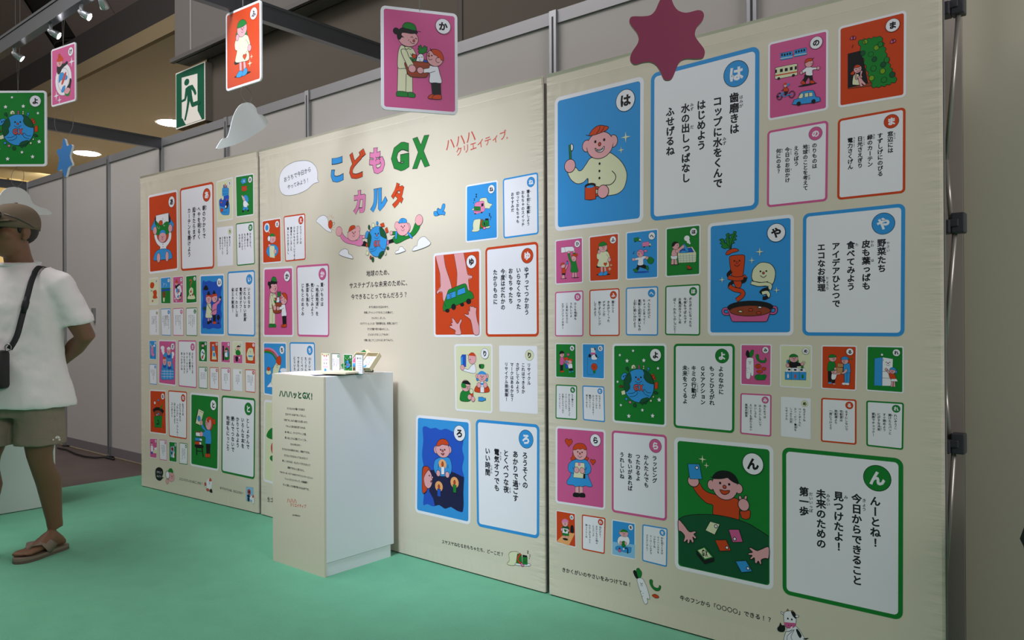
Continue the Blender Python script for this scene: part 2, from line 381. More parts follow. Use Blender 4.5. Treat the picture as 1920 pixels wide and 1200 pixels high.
# ------------------------------------------------------------------ card corners measured in the photograph (banner, kana, picture/text, TL TR BR BL)
CARDS = """
R は p 1040 184 1207.5 142 1206.5 416 1040.5 434
R は t 1220.5 138.4 1424.2 84.9 1422.5 392.2 1219.6 414.8
R の p 1439.9 80.8 1553.6 53.7 1553 206 1439.6 226.9
R の t 1438.9 245.9 1553.2 225.3 1551.3 376.7 1438 389
R ま p 1571.6 50.8 1699.9 18.5 1698.9 181.3 1571.3 202.8
R ま t 1571 223.7 1698 200.6 1697.3 361.5 1569.7 375.1
R ひ p 1040.7 450.4 1093 443.8 1093.6 530.7 1041.2 534
R ひ t 1040.9 547.5 1093.9 544.2 1093.9 630.8 1040.7 630.8
R ふ p 1104 443.1 1160.9 435.8 1160.9 526.2 1105 529.2
R ふ t 1105.2 543.4 1161.6 540 1162 630 1105.2 630.2
R へ p 1173.4 435.2 1234.5 427.9 1234.5 521.7 1173.6 525.2
R へ t 1173.6 539.3 1234.2 536.3 1234 629.5 1173.6 628.9
R ほ p 1247.9 427.4 1313.8 419.9 1313.5 516 1247.9 520.2
R ほ t 1247.5 535.9 1313.3 532.2 1312.9 629.3 1247.1 628.3
R や p 1327.1 419.2 1489 401.2 1488.1 629.4 1326.5 629.4
R や t 1505.7 400.8 1697.4 380.9 1695.9 630.9 1504.4 629.2
R も p 1041.3 643.4 1080.6 643.8 1081 710 1041.6 707.8
R も t 1042 720.7 1082 722.6 1082 787.6 1041.6 784.6
R む p 1091.3 643.6 1134.4 644 1133.9 711.5 1091.7 708.7
R む t 1091.9 722.6 1133.1 724.6 1134.6 791.8 1093.4 787.6
R よ p 1148.1 644.2 1250.1 643.8 1249.8 801.5 1148.5 792.1
R よ t 1263.3 644.4 1377.8 644.4 1376.9 812.6 1263.1 801.5
R み p 1388.4 644.9 1447.2 645.4 1446.3 724.6 1388.2 721.7
R み t 1388.4 736.8 1446.8 739.8 1446.1 819.2 1387.7 813.3
R め p 1462.1 646.1 1523 647 1522.6 728.9 1462.1 725.5
R め t 1464.2 743.6 1520.3 747 1520.1 823.9 1464.2 817.9
R る p 1540 647.2 1607.2 647.9 1605.8 733.2 1539.5 729.2
R る t 1539.8 745.6 1606.1 749.1 1605.9 834.2 1539.1 828
R れ p 1624.6 647.9 1694.8 649.3 1694.6 738 1623.7 732.7
R れ t 1624.2 750.7 1695 755 1693.6 843.9 1624.4 836.2
R ら p 1041.9 798.6 1135.7 805.9 1135.2 957 1041.7 943
R ら t 1147.1 806.6 1250.4 815.7 1250.6 977.3 1147.1 959.8
R わ p 1042.4 956.1 1079.2 962.1 1080.4 1027.4 1042.6 1017.6
R わ t 1091.1 964.2 1135.4 971 1133.8 1039.1 1091.1 1030.2
R を p 1147.3 973.6 1191.6 980.8 1191.2 1049.6 1146.6 1040.5
R を t 1204.5 982.7 1251.8 990.6 1250.6 1063.4 1204 1051.7
R ん p 1264 818.75 1450.5 836 1450.5 1107.5 1265.5 1066
R ん t 1466.7 838 1693.7 860 1692.8 1164 1467.5 1113
M え p 491.3 413.4 526.6 407.5 528.2 492.1 492.4 495
M え t 531.8 405.5 572.3 399.9 573 486.9 534.9 491
M か p 494 502 549.8 498.8 550.6 631.9 493.5 631.6
M か t 555.4 498.3 617.3 494 617.5 632.1 557.8 630.8
M ち p 493.4 641.1 537.5 641.5 538 748 494.6 739.6
M ち t 542.9 641.5 590.4 641.9 592 753 545 745
M ね p 873.6 347.5 933.4 337.3 934 448.1 873.2 455.4
M ね t 942.8 335.4 1009.1 322.6 1010.1 438.9 944.1 447.7
M ゆ p 812.6 475.4 902 465.8 902.5 631.9 813.5 632.2
M ゆ t 910 464.6 1009.3 452.6 1010.5 631 911 631.3
M り p 851.9 645.1 923.8 644.8 923.5 775.2 854 769.8
M り t 935.8 647.5 1007.5 648.7 1008.4 776.4 936.7 771.3
M ろ p 780.1 777.7 882.9 787 882.4 984.5 778.4 960.3
M ろ t 892 785.7 1011.6 796.1 1011 1010.6 894.5 986.4
L あ p 277.5 366.7 332.8 355 334.4 507 279.5 514
L あ t 337.2 353.7 400.3 340.3 401.7 503.3 339.5 508.3
L う p 405.8 340 436.7 331.7 437.2 411.7 407.5 416.3
L う t 406.7 426.7 437.2 423.3 437.2 497 408 500
L お p 441.3 330.3 475.8 324.7 476.2 403.3 443 408
L お t 442.2 419.2 476.3 414.7 478 495.3 444.2 498.7
L き p 279.2 522 297 520 296.6 571 280.6 571.6
L き t 280.6 581.6 297.6 580 298.4 628 280.6 628
L く p 301 520.6 320 518.4 320.2 569.4 301.8 569.6
L く t 301.4 579 320 578 320.8 629.4 303 628.6
L け p 324 518.6 343.6 517 344 568.4 324.4 568.8
L け t 324.2 578.2 344 577.2 344.6 629.6 324.6 629
L こ p 348.4 517 369 514.6 369.4 568 349 569.6
L こ t 348.8 577.4 369.6 576.4 370 630 349 629.4
L い p 374.8 515 420.6 513 421.6 630 375 629
L い t 426.6 509.6 478 506 478.6 631 426.6 629
L し p 280 638 293.6 638.4 293.2 674.8 280.6 673.6
L し t 279.8 682.4 293.6 683 294.4 721.2 280.8 720
L さ p 297.8 637.2 330.6 638 330 724 297.4 719.6
L さ t 334 638 368 638.4 369.2 728 334.8 724.4
L す p 372.4 639 388.8 639 388.6 679 372.6 678
L す t 372.4 687.6 389 688 389.2 729.2 373 727.6
L せ p 392.8 639.4 409.4 639.6 409.6 680 393 678.6
L せ t 393.4 688.4 409.6 688.8 410.2 731 393.6 729.2
L そ p 414.4 639.6 432 640 431.6 681.2 414.6 679.6
L そ t 414.4 689.6 432 690 432.6 733 415 731.2
L た p 436.8 640 454.4 640.6 455 682.4 436.8 681
L た t 437 691.6 453.6 692.8 454.4 733.6 437.6 732
L つ p 459.6 640.6 479 641.2 479.2 683.6 460 682
L つ t 459.6 692.4 479 693 478.8 736.6 460.4 734.6
L な p 281 730.4 311 732 312.4 815.6 281.2 811.6
L な t 315.4 731.6 350.6 734.4 350.4 824 317 818.4
L と p 357 735.6 411.2 740.8 409.6 883.6 357 873
L と t 415.6 741 479 747 477.6 899.2 415 885.6
L に p 280.4 821.6 295.2 822 293.6 859.6 281.2 857.6
L に t 298.8 824 312.6 825.2 313.2 863.6 299.6 861.6
L ぬ p 317 827.4 332 829 331.4 867.4 317.4 865
L ぬ t 336.6 829.4 352 832 351.6 871.6 336 869
"""
# ------------------------------------------------------------------ the drawings on the cards, read off in enlarged-crop pixels
FR = {'A': (1025, 60, 3.243), 'C': (1425, 10, 3.158), 'D': (1030, 415, 5.334), 'E': (1310, 380, 4.615), 'F': (1030, 635, 5.333), 'G': (1380, 635, 5.581),
      'H': (1030, 790, 4.2875), 'I': (1255, 810, 4.0), 'K': (485, 230, 4.445), 'L': (795, 230, 5.217), 'M': (485, 390, 3.75), 'O': (800, 440, 3.335),
      'P': (760, 770, 3.637), 'Q': (485, 630, 5.218), 'S': (260, 310, 6.0), 'T': (260, 500, 5.0), 'U': (260, 720, 5.0), 'V': (700, 0, 5.217),
      'W': (1030, 1040, 3.84), 'X': (960, 0, 4.0)}
ART = {}
# kana: (fill colour, crop, drawing)
ART['は'] = ('b', 'A', """p c 268 768 240 805 215 840 195 845 178 826 150 840 128 855 145 895 170 918 195 925 225 915 250 892 252 930 262 985 330 1000 378 996 430 985 470 950 488 880 478 830 450 785 410 750 375 735 320 760
e s 244 695 27 36;e s 404 665 27 38;e s 323 690 80 82;E s 258 690 16 28;E s 392 668 14 28
p o 258 632 275 600 300 578 325 569 352 572 376 580 362 600 335 612 300 625 278 630;l 240 628 258 633 280 630;l 325 576 318 600 302 618;l 350 578 342 595 330 608
E k 296 669 7 9;E k 350 657 7 9;e o 322 684 8 11
p w 294 708 306 716 322 718 338 710 350 697 350 712 338 728 318 733 300 724;l 303 721 322 725 346 710
E k 322 802 6 8;E k 321 847 6 8;E k 321 890 6 8;l 398 847 416 866 420 890 406 915 385 930 360 932
l 250 892 251 910
q g 136 688 147 687 150 775 140 775;p w 147 686 158 686 162 702 158 720 149 723;e s 142 816 33 40
T o 11 298 950 315 952 316 985 300 994;q o 233 938 298 934 299 1016 265 1023 233 1020;e k 265 935 32 13;E b 265 942 24 8
e s 343 972 34 40;x c 481 641 34;x c 453 720 23""")
ART['の'] = ('p', 'C', """q b 121 285 193 270 194 313 123 326;Q k 126 288 136 286 136 300 126 302;Q k 142 287 152 285 152 299 142 301;Q k 158 283 168 281 168 295 158 297;Q k 174 280 184 278 184 292 174 294;Q c 122 314 194 301 194 305 122 318
q b 202 266 276 250 277 293 204 307;Q k 210 270 220 268 220 282 210 284;Q k 226 267 236 265 236 279 226 281;Q k 242 263 252 261 252 275 242 277;Q k 258 260 268 258 268 272 258 274;Q c 203 295 277 282 277 286 203 299;l 193 292 203 290
p c 92 378 96 370 150 358 214 346 221 356 222 410 216 414 150 428 94 437 90 420;Q o 92 413 222 390 222 397 92 420;Q k 91 382 101 380 101 400 91 402;Q k 119 378 136 375 136 394 119 397;Q k 148 373 165 370 165 389 148 392;Q k 178 367 194 364 194 383 178 386;Q k 207 362 219 360 219 379 207 382;E k 112 434 9 8;E k 199 415 9 8
E k 282 471 56 6;P k 268 408 306 408 314 440 318 458 302 460 290 428 268 458 248 452 262 430;p o 243 458 256 446 271 460 268 468 252 468;p o 297 460 300 444 318 448 326 460 310 464
p w 273 370 290 362 312 368 345 368 345 380 313 384 312 414 275 414 272 394 255 404 246 394;e s 246 400 9 10;e s 346 372 10 11;e s 292 344 24 23;p o 268 340 274 322 292 314 312 316 306 330 290 332 276 340;l 312 318 322 310;l 302 348 310 346
T k 3 117 540 100 540;r 117 540 17 22;r 117 540 12 17;r 190 528 19 22;r 190 528 14 17;L b 6 117 540 140 520 160 530 190 528;L b 5 125 512 140 540 160 535;p o 138 497 156 486 170 498 164 512 146 512;P k 146 512 166 510 160 530 150 536 146 524;e s 152 474 11 13;P o 140 470 148 459 162 462 164 470 152 472;P b 162 466 178 462 170 476 160 476;l 140 500 128 506
p b 198 588 200 572 206 558 228 552 238 522 260 510 300 504 320 508 332 540 352 544 357 560 350 570 280 582;p c 230 550 240 528 256 522 254 548;q c 266 522 288 518 288 542 266 545;q c 292 518 312 516 314 538 292 541;E k 231 583 13 13;E k 318 569 13 13""")
ART['ま'] = ('o', 'C', """q k 520 288 600 268 640 470 520 490;q r 520 490 655 458 668 478 520 495
p c 552 420 566 408 584 412 592 440 590 470 560 472 546 466;p s 578 424 592 420 608 446 626 466 618 474 600 462 608 478 592 480 584 450;p s 562 400 568 398 572 432 582 434 574 440 564 436;p s 594 392 606 390 600 414 606 426 592 430
p o 534 410 544 394 556 388 560 400 552 412;e s 577 378 24 24;p o 554 374 562 358 578 352 594 358 584 368 566 370;l 564 380 570 382 574 378;l 584 376 590 378 594 372;l 572 390 580 392 590 386
p g 582 215 590 206 604 207 614 198 630 202 642 194 660 198 670 188 690 190 704 184 718 190 726 200 722 216 736 226 730 244 745 256 740 276 752 290 748 310 764 320 760 340 772 352 770 368 784 378 780 396 798 404 796 420 808 432 806 448 796 460 780 458 768 472 750 470 738 482 718 478 704 488 686 484 672 490 660 480 662 462 650 450 652 430 638 418 640 398 626 384 628 360 614 346 616 320 602 306 606 284 592 270 596 246 584 234
e y 622 217 15 14;e y 688 252 16 15;e d 608 285 15 15;e g 655 291 16 14;e d 676 320 15 16;e g 671 375 17 17;e y 725 391 16 16;e d 728 352 16 16;e d 783 411 17 17;e g 733 442 17 16;e y 660 432 16 16;e g 750 324 16 18;e g 712 232 15 16
l 545 255 550 235;l 614 207 622 230;e p 543 196 8 9;e p 558 194 8 9;e p 780 218 9 9;e p 795 211 8 9;l 551 200 546 180;l 551 200 558 180;l 788 215 782 199;l 788 215 796 198""")
ART['ひ'] = ('p', 'D', """E k 260 563 42 5;E k 145 571 32 5;q s 232 505 247 505 246 560 228 562;q s 254 505 270 505 275 558 258 560
p g 214 395 240 390 265 395 276 440 288 502 250 510 214 504 216 450;p g 184 318 204 316 212 360 226 396 216 412 200 390 188 350;p g 238 312 256 308 260 330 244 336
e s 247 303 12 13;q w 116 262 180 255 232 252 248 268 250 296 180 306 118 316;l 148 260 160 285 158 310;L k 2 120 262 122 314;e s 195 308 13 13
e o 269 335 15 15;e s 246 372 25 31;p o 224 348 232 332 250 328 268 340 272 362 258 352 240 346;l 250 375 258 380;f 240 384 16
e s 137 442 21 28;p o 116 446 118 424 134 414 150 418 150 430 134 432;p s 160 470 172 444 180 430 188 436 180 456 166 486;p o 128 474 148 466 162 476 158 520 128 522;Q k 127 520 160 518 160 536 127 537;q s 130 537 150 536 157 570 125 574;q b 172 405 187 403 187 432 173 434;Q k 176 396 184 390 186 404 176 404""")
ART['ふ'] = ('o', 'D', """E k 540 533 72 9;P k 470 448 500 440 522 452 505 464 476 466;q s 512 455 533 455 535 515 515 515;q s 546 455 562 452 572 502 550 506
p g 486 280 500 270 500 320 482 312;p g 562 270 575 266 580 310 566 312;p c 492 310 530 296 580 306 596 330 606 366 592 390 596 452 540 458 480 450 490 400 492 384 478 376 474 340;l 568 330 584 348 596 370
e s 536 264 42 46;p g 494 250 500 226 520 210 545 206 566 218 574 236 540 250 512 252;f 540 268 30;e s 497 308 14 20;e s 600 386 17 20;l 580 400 572 410;l 590 402 588 414
h o 560 430 20;p b 488 538 500 518 520 508 540 514 536 540 510 546;p b 538 540 546 514 566 498 582 508 580 530 560 542;x c 604 478 24;x c 618 440 16""")
ART['へ'] = ('b', 'D', """q g 845 168 895 160 897 198 847 204;q w 897 178 912 175 917 184 915 196 897 200;E k 860 204 7 6;E k 905 198 7 6;q m 928 212 995 200 999 246 930 256;q c 998 222 1014 220 1018 232 1017 244 999 248;E k 948 256 8 7;E k 1004 248 8 7
E B 922 508 78 10;P k 885 430 940 430 980 452 976 474 945 472 905 458 895 480 880 492 862 480 876 455;p g 838 482 868 474 886 498 876 512 850 500;p g 966 452 984 444 994 470 986 492 972 480
p w 888 362 925 350 975 350 976 372 942 378 938 434 885 437 888 388 850 394 846 376;e s 842 382 16 15;e s 978 366 15 17;p g 984 378 1008 356 1046 382 1032 420 1008 426 980 404
e m 962 297 18 13;e s 910 322 35 38;p m 886 300 902 284 926 284 944 304 944 342 930 330 918 308 898 302;l 890 318 898 316;f 896 328 22;l 845 322 846 300 858 308;e k 842 322 4 4""")
ART['ほ'] = ('g', 'D', """E w 1376 170 28 28;E w 1390 202 16 18;E w 1404 220 9 9;E k 1255 432 46 7
q s 1224 370 1248 370 1246 432 1218 432;q s 1252 370 1272 370 1282 430 1252 432;p w 1220 342 1275 338 1276 374 1248 380 1220 374;p s 1232 290 1266 276 1280 300 1274 342 1224 344
q c 1284 330 1300 270 1430 254 1470 316 1468 400 1456 410 1295 416;q B 1296 318 1318 278 1420 262 1448 308;q b 1300 318 1330 290 1400 300 1380 316;p b 1330 240 1340 228 1360 232 1394 290 1384 304 1368 300 1344 260
L b 2 1286 350 1468 342;L b 2 1288 372 1468 364;L b 2 1290 394 1468 386;L b 2 1310 330 1314 414;L b 2 1340 328 1344 412;L b 2 1370 326 1374 412;L b 2 1400 324 1404 410;L b 2 1430 322 1434 408
p s 1262 290 1300 268 1332 240 1350 240 1348 262 1310 290 1276 320;e s 1265 245 36 38;p k 1228 254 1230 224 1248 206 1276 206 1292 216 1264 224 1250 246;E k 1282 240 4 5;l 1280 258 1290 262
e o 1390 455 13 15;e o 1404 466 20 12;E k 1402 480 28 4""")
ART['や'] = ('b', 'E', """p g 278 402 250 392 225 400 195 382 205 366 183 352 198 340 180 322 205 312 225 330 218 350 240 342 230 318 244 300 236 280 256 264 270 282 264 310 282 300 276 276 300 268 302 250 324 252 320 276 330 292 312 300 326 322 300 330 310 350 288 358
l 215 330 262 380 276 400;l 255 280 266 350 278 400;l 312 268 285 340 280 400
p o 234 448 246 420 280 402 315 396 345 410 330 424 290 434 256 452;p o 266 480 276 462 320 454 380 452 398 466 394 540 384 620 372 700 358 736 320 730 300 680 282 610 270 540
T k 22 276 598 256 620 262 640;T o 30 264 648 320 660 380 655 402 642;T k 22 402 655 396 675 376 685;T k 22 292 690 272 705 268 722;T o 32 272 728 310 752 366 764 384 786 370 812 336 838
f 331 520 56
p c 482 562 538 518 620 530 662 592 654 672 628 712 560 724 502 708 460 656 464 600
T c 28 464 694 520 708 580 704 618 716 614 742;T k 26 596 748 560 760 542 778;T c 26 556 782 590 776 604 794 598 812;T k 22 590 816 576 826 562 826;l 466 680 540 690 600 684
f 560 612 62
T p 14 250 918 216 922 212 952 232 966 262 964;T p 14 634 904 668 908 670 942 652 958 622 956
q p 248 926 262 956 285 1020 296 1030 580 1030 594 1020 616 956 634 920 560 880 330 880;e k 442 905 197 54;e r 442 936 178 46;p c 342 942 360 932 382 944 360 950;p o 432 936 440 918 462 920 468 934 448 938;p o 500 962 506 946 530 944 540 960 518 964;p w 516 912 520 898 540 900 544 912
x c 528 425 38;x c 460 500 28;x c 203 668 28;x c 675 758 28""")
ART['も'] = ('g', 'F', """q k 108 255 138 255 136 322 110 322;p o 104 334 120 320 144 320 144 335;p p 108 190 125 178 144 190 142 256 105 256;L p 12 135 195 152 225 165 250;e s 126 156 23 30;P k 102 158 106 130 126 121 148 134 146 148 122 150
e o 170 202 24 18;e s 176 232 16 20;q B 158 250 188 250 186 295 162 298;e b 174 232 10 12;p w 186 258 206 244 228 254 230 296 198 300;P k 198 300 230 296 240 322 226 326 214 314 206 326;E b 206 332 9 7;E b 234 326 9 7;e s 210 226 20 25;P o 192 216 210 198 232 212 226 232 214 218;e s 188 254 10 11;h p 190 160 18;f 132 160 18""")
ART['む'] = ('b', 'F', """l 382 180 380 270 380 345 398 360 445 358 446 345;p w 424 172 452 156 472 172 478 200 468 212 430 212 420 196;P k 455 160 472 162 480 190 466 186;l 478 190 490 192 500 182
p w 416 98 418 90 438 94 458 92 460 130 458 152 420 152;Q k 446 92 462 96 462 120 450 112;P p 418 142 458 142 458 160 420 160;p w 408 98 416 100 414 108;p w 462 96 470 98 462 106;E k 430 122 3 4;E k 448 122 3 4;P k 392 166 404 152 418 170 412 188 394 186
L c 2 430 246 426 236;L c 2 449 242 449 230;L c 2 468 246 473 236;L c 2 418 258 410 250;e o 449 284 31 36;Q g 436 318 463 318 460 346 438 346;f 449 284 24""")
ART['よ'] = ('g', 'F', """e d 778 300 15 18;e d 790 318 6 12;q c 818 302 820 272 838 258 858 270 862 300;E k 845 288 5 8;e p 895 275 8 12;q p 888 286 904 286 902 306 888 306;e c 942 278 8 10;q c 936 290 950 290 946 306 934 306;e b 990 302 12 14;e b 984 322 8 8
p b 716 388 736 350 768 346 770 370 744 412 724 414;E k 742 380 6 10;E k 758 370 5 8;q o 1018 364 1040 350 1068 404 1046 418;q o 1054 436 1086 434 1086 500 1052 504;E k 1036 372 5 7;E k 1052 396 5 7
e r 718 478 18 12;l 706 470 740 488;q c 718 526 755 515 763 556 727 566;e b 770 604 14 15;e m 808 636 13 13;e d 855 666 17 20;q d 902 640 930 666 945 648 962 656 990 620;e c 1016 622 11 13;e c 1040 582 8 12;e d 1062 540 16 15;e d 1080 546 7 8
e b 895 472 150 168
p d 756 402 790 352 806 344 818 380 820 420 804 452 808 490 792 516 768 532 752 500 745 450;p d 936 314 970 326 1008 360 1034 408 1040 452 1000 446 962 420 944 380 950 346;p d 903 638 924 606 958 594 985 590 998 606 970 630 930 642
E k 866 387 8 9;E k 916 388 8 9;e R 891 407 10 11;l 857 424 890 444 926 424
l 790 546 825 548 848 540 870 524 882 540 872 562 840 578 804 578;l 1016 542 985 540 968 526 950 508 940 526 952 552 975 566 1000 575
t R GX 892 490 52 32
v w 838 121 16;v w 706 165 16;v w 778 222 22;v w 945 218 22;v w 1088 298 17;v w 684 432 15;v w 1100 612 24;v w 717 665 16;v w 931 715 18;v w 796 774 23;v w 1034 772 23""")
ART['み'] = ('p', 'G', """p k 108 135 122 122 136 140 142 198 122 198 104 170;p g 148 138 166 118 186 122 184 150 176 178 150 200 140 170
p w 108 222 122 202 150 198 178 206 184 230 186 320 184 376 174 392 158 384 156 356 150 400 140 422 118 422 106 400 106 310;f 146 250 28;l 110 310 122 312;l 130 305 138 307;l 112 330 120 332;l 118 352 128 354;l 136 320 142 322
p g 208 178 222 162 240 176 240 205 258 226 288 230 306 218 304 200 316 208 318 232 300 252 262 252 228 232 212 205;e o 232 291 31 25;f 232 292 22;q g 214 268 232 264 250 266 232 274;e o 291 316 22 17;l 306 306 318 300;e o 248 345 31 16;l 218 338 232 348
p g 198 396 215 378 248 372 262 380 305 376 318 392 310 412 300 430 262 432 225 432 204 420;l 232 380 236 410;l 285 385 290 410""")
ART['め'] = ('c', 'G', """q o 548 250 575 240 575 300 550 298;p k 560 246 600 238 642 244 684 268 678 286 636 292 636 305 572 305;q w 535 305 716 305 736 350 512 348;q b 512 348 736 350 733 434 513 428;l 583 306 580 350 579 430;l 660 306 663 350 664 432;e k 557 325 14 8;e k 620 327 14 8;e k 686 328 14 8
E w 545 392 9 22;E w 545 372 4 8;E R 620 396 10 22;E R 620 374 4 10;E g 697 396 11 22
e g 560 235 12 16;e g 645 235 10 14;e s 604 210 45 38;p g 560 194 572 170 604 160 636 172 648 190 604 192;f 608 212 34;e b 540 240 9 18;e s 541 280 18 18;q g 683 286 705 286 704 312 684 312;e s 695 266 18 18;l 700 240 704 232;l 712 246 722 236;l 718 254 732 250""")
ART['る'] = ('o', 'G', """Q k 960 336 1004 336 1000 462 962 462;E b 982 464 18 10;Q k 1000 420 1040 420 1034 466 1004 466;e s 1026 474 18 8;p g 968 248 1000 234 1030 244 1042 290 1020 320 1004 340 958 336 960 290;e s 1010 206 40 36;p g 970 198 980 172 1010 165 1040 176 1048 192 1008 198;f 1022 210 26
q k 1110 300 1140 310 1136 374 1100 374;q t 1062 258 1122 264 1122 300 1062 298;L G 4 1092 262 1092 278;q t 1050 298 1120 306 1112 372 1052 364;p w 1002 368 1030 358 1056 366 1038 424 1000 424;L s 12 1040 372 1085 368;e s 1026 346 30 27;p g 1000 338 1010 322 1034 318 1050 330 1026 336;f 1020 352 20
q b 1132 350 1194 354 1188 466 1136 462;l 1162 356 1160 460;E w 1130 472 22 11;E w 1164 474 22 11;p b 1128 270 1155 258 1188 264 1196 310 1194 356 1130 350 1126 310;p s 1148 318 1166 330 1150 358 1118 372 1104 360 1130 344
e s 1140 234 36 34;p b 1102 220 1112 196 1142 186 1172 198 1180 218 1140 220;L g 7 1172 208 1192 214 1220 208;f 1130 238 24;e s 1040 316 14 14""")
ART['れ'] = ('g', 'G', """q b 1448 206 1532 194 1528 492 1444 488;q w 1532 194 1642 212 1632 494 1528 492;l 1530 342 1638 342;l 1530 410 1636 414;l 1527 195 1527 180;e w 1527 167 13;f 1590 258 40;l 1542 210 1540 230
p s 1562 318 1574 310 1600 336 1624 362 1608 380 1584 348;q s 1628 446 1645 446 1640 502 1618 502;q s 1648 446 1664 446 1668 502 1644 502;p o 1600 366 1630 356 1658 370 1672 418 1620 424;q w 1624 420 1680 418 1692 448 1620 446
e b 1676 345 12 20;e s 1638 336 32 30;p b 1608 322 1624 302 1650 300 1674 316 1672 334 1640 322;f 1634 340 22;e s 1572 320 12 14""")
ART['ら'] = ('p', 'H', """h o 157 168 38;h o 351 325 27;p o 190 250 186 280 172 300 180 312 206 308 214 280;p o 296 260 302 284 318 296 312 310 292 312 280 290
q s 210 518 238 520 240 584 208 582;q s 242 522 270 523 272 586 242 586;p k 192 600 196 578 215 574 240 580 240 606 214 608;p k 242 604 246 580 268 576 286 584 288 608 262 610
p b 190 400 295 404 318 450 340 498 345 524 318 526 292 518 266 526 240 520 214 526 190 512 164 512 142 500 144 478 170 440
p b 206 308 245 302 290 308 318 332 335 370 330 412 300 428 270 420 215 418 170 412 152 386 156 346 176 322
e s 247 248 56 64;p o 192 226 200 196 222 180 250 176 280 184 298 208 300 226 286 230 270 220 250 226 230 222 212 230;f 247 262 50
q c 210 330 284 336 290 460 194 450;Q m 232 332 252 333 252 360 232 358;Q k 276 420 290 422 290 460 272 458;l 190 370 196 384 206 388;l 300 370 296 384 284 390;e s 220 390 20 25;e s 266 396 21 25""")
ART['わ'] = ('o', 'H', """Q O 58 965 130 890 205 900 155 1000;P k 170 890 170 845 180 832 194 844 196 892;q s 112 910 124 910 124 940 112 940;q s 134 910 148 910 148 940 134 940;E k 128 946 22 9;q g 102 890 156 896 158 920 102 914;P d 102 850 126 836 156 848 156 900 104 896;q w 106 856 150 862 148 902 104 894;h g 128 876 14;e s 100 868 9 11;e s 152 876 9 11;e s 125 814 25 30;P m 100 812 104 792 126 782 150 796 150 812 124 806;f 125 820 18""")
ART['を'] = ('b', 'H', """Q l 506 966 690 992 688 1104 506 1066;p b 534 1030 544 1002 600 1005 652 1012 660 1020 650 1056 600 1050;p w 560 930 598 918 634 930 646 962 636 992 600 1000 562 988 548 964;e s 598 898 36 30;P g 568 890 576 874 602 868 626 878 630 892 598 888;f 600 904 24;p g 580 972 600 960 612 976 612 1004 592 1012 582 994;e s 575 976 10 14;e s 614 980 9 13;E w 598 1026 7 8;q p 556 1024 578 1028 576 1052 555 1048;Q k 560 1014 570 1016 570 1026 560 1024;L k 8 610 1018 630 1024 630 1060""")
ART['ん'] = ('g', 'I', """p o 178 415 200 398 222 380 250 425 290 455 340 470 420 500 490 495 530 530 524 600 515 664 420 640 330 624 325 552 280 535 220 480
p o 530 596 600 588 607 620 600 648 578 657 545 648 534 620
Q d 70 650 110 634 200 620 330 622 420 636 500 655 590 688 660 728 745 784 745 1130 725 1142 100 1004 74 985;l 72 658 110 634 200 620 330 622 420 636 500 655 590 688 660 728 745 784
e s 313 398 28 38;e s 520 427 30 38;e s 415 405 96 106;E s 330 400 16 30;E s 503 424 16 30
p k 322 346 345 310 380 294 420 293 460 305 496 335 518 386 486 380 455 360 436 344 400 350 360 352;l 308 338 322 344 340 346;E k 380 384 9 10;E k 448 394 9 10;e R 413 413 13 13;p o 378 434 415 442 450 440 444 458 420 470 395 464
e s 180 370 42 42;q b 138 240 225 242 246 355 154 353;e w 206 269 11 12
p s 530 520 520 496 522 482 534 480 544 500 550 518;p s 556 518 562 492 570 478 582 484 580 505 574 524;e s 557 548 42 46
x c 248 205 32;x c 278 252 22
q c 306 672 378 694 340 772 270 738;e w 349 708 11 13;q p 445 733 522 733 551 826 475 828;e w 490 803 11 13;q o 343 812 425 810 462 890 380 894;e w 432 868 11 12;q b 497 970 575 965 621 1045 541 1053;e w 590 1023 11 12
q k 202 888 206 918 265 990 334 968 334 938;q g 202 885 265 858 334 940 265 962;Q c 215 888 262 870 318 936 268 950;t k GX 266 908 24 26
p s 70 660 110 698 150 748 190 744 200 756 184 768 202 790 194 802 176 788 184 822 172 830 158 808 150 834 136 832 136 808 118 824 108 818 116 780 90 748 70 736
p s 746 864 690 880 656 890 612 868 600 876 624 902 596 908 594 922 622 926 606 946 616 956 638 944 642 978 656 986 668 968 682 994 692 986 690 960 720 948 746 946""")
ART['え'] = ('o', 'M', """e w 58 138 19 33;e b 58 138 11 20;Q w 68 160 76 168 76 178;e b 96 300 42 46;e s 97 216 24 30;P g 78 200 82 184 96 177 110 184 114 200 96 198;f 102 222 18;q c 75 262 112 266 114 352 78 346;e s 117 305 9 16;r 73 214 12 22;e w 73 214 10 19;L k 3 74 238 78 260;e s 76 262 8 10""")
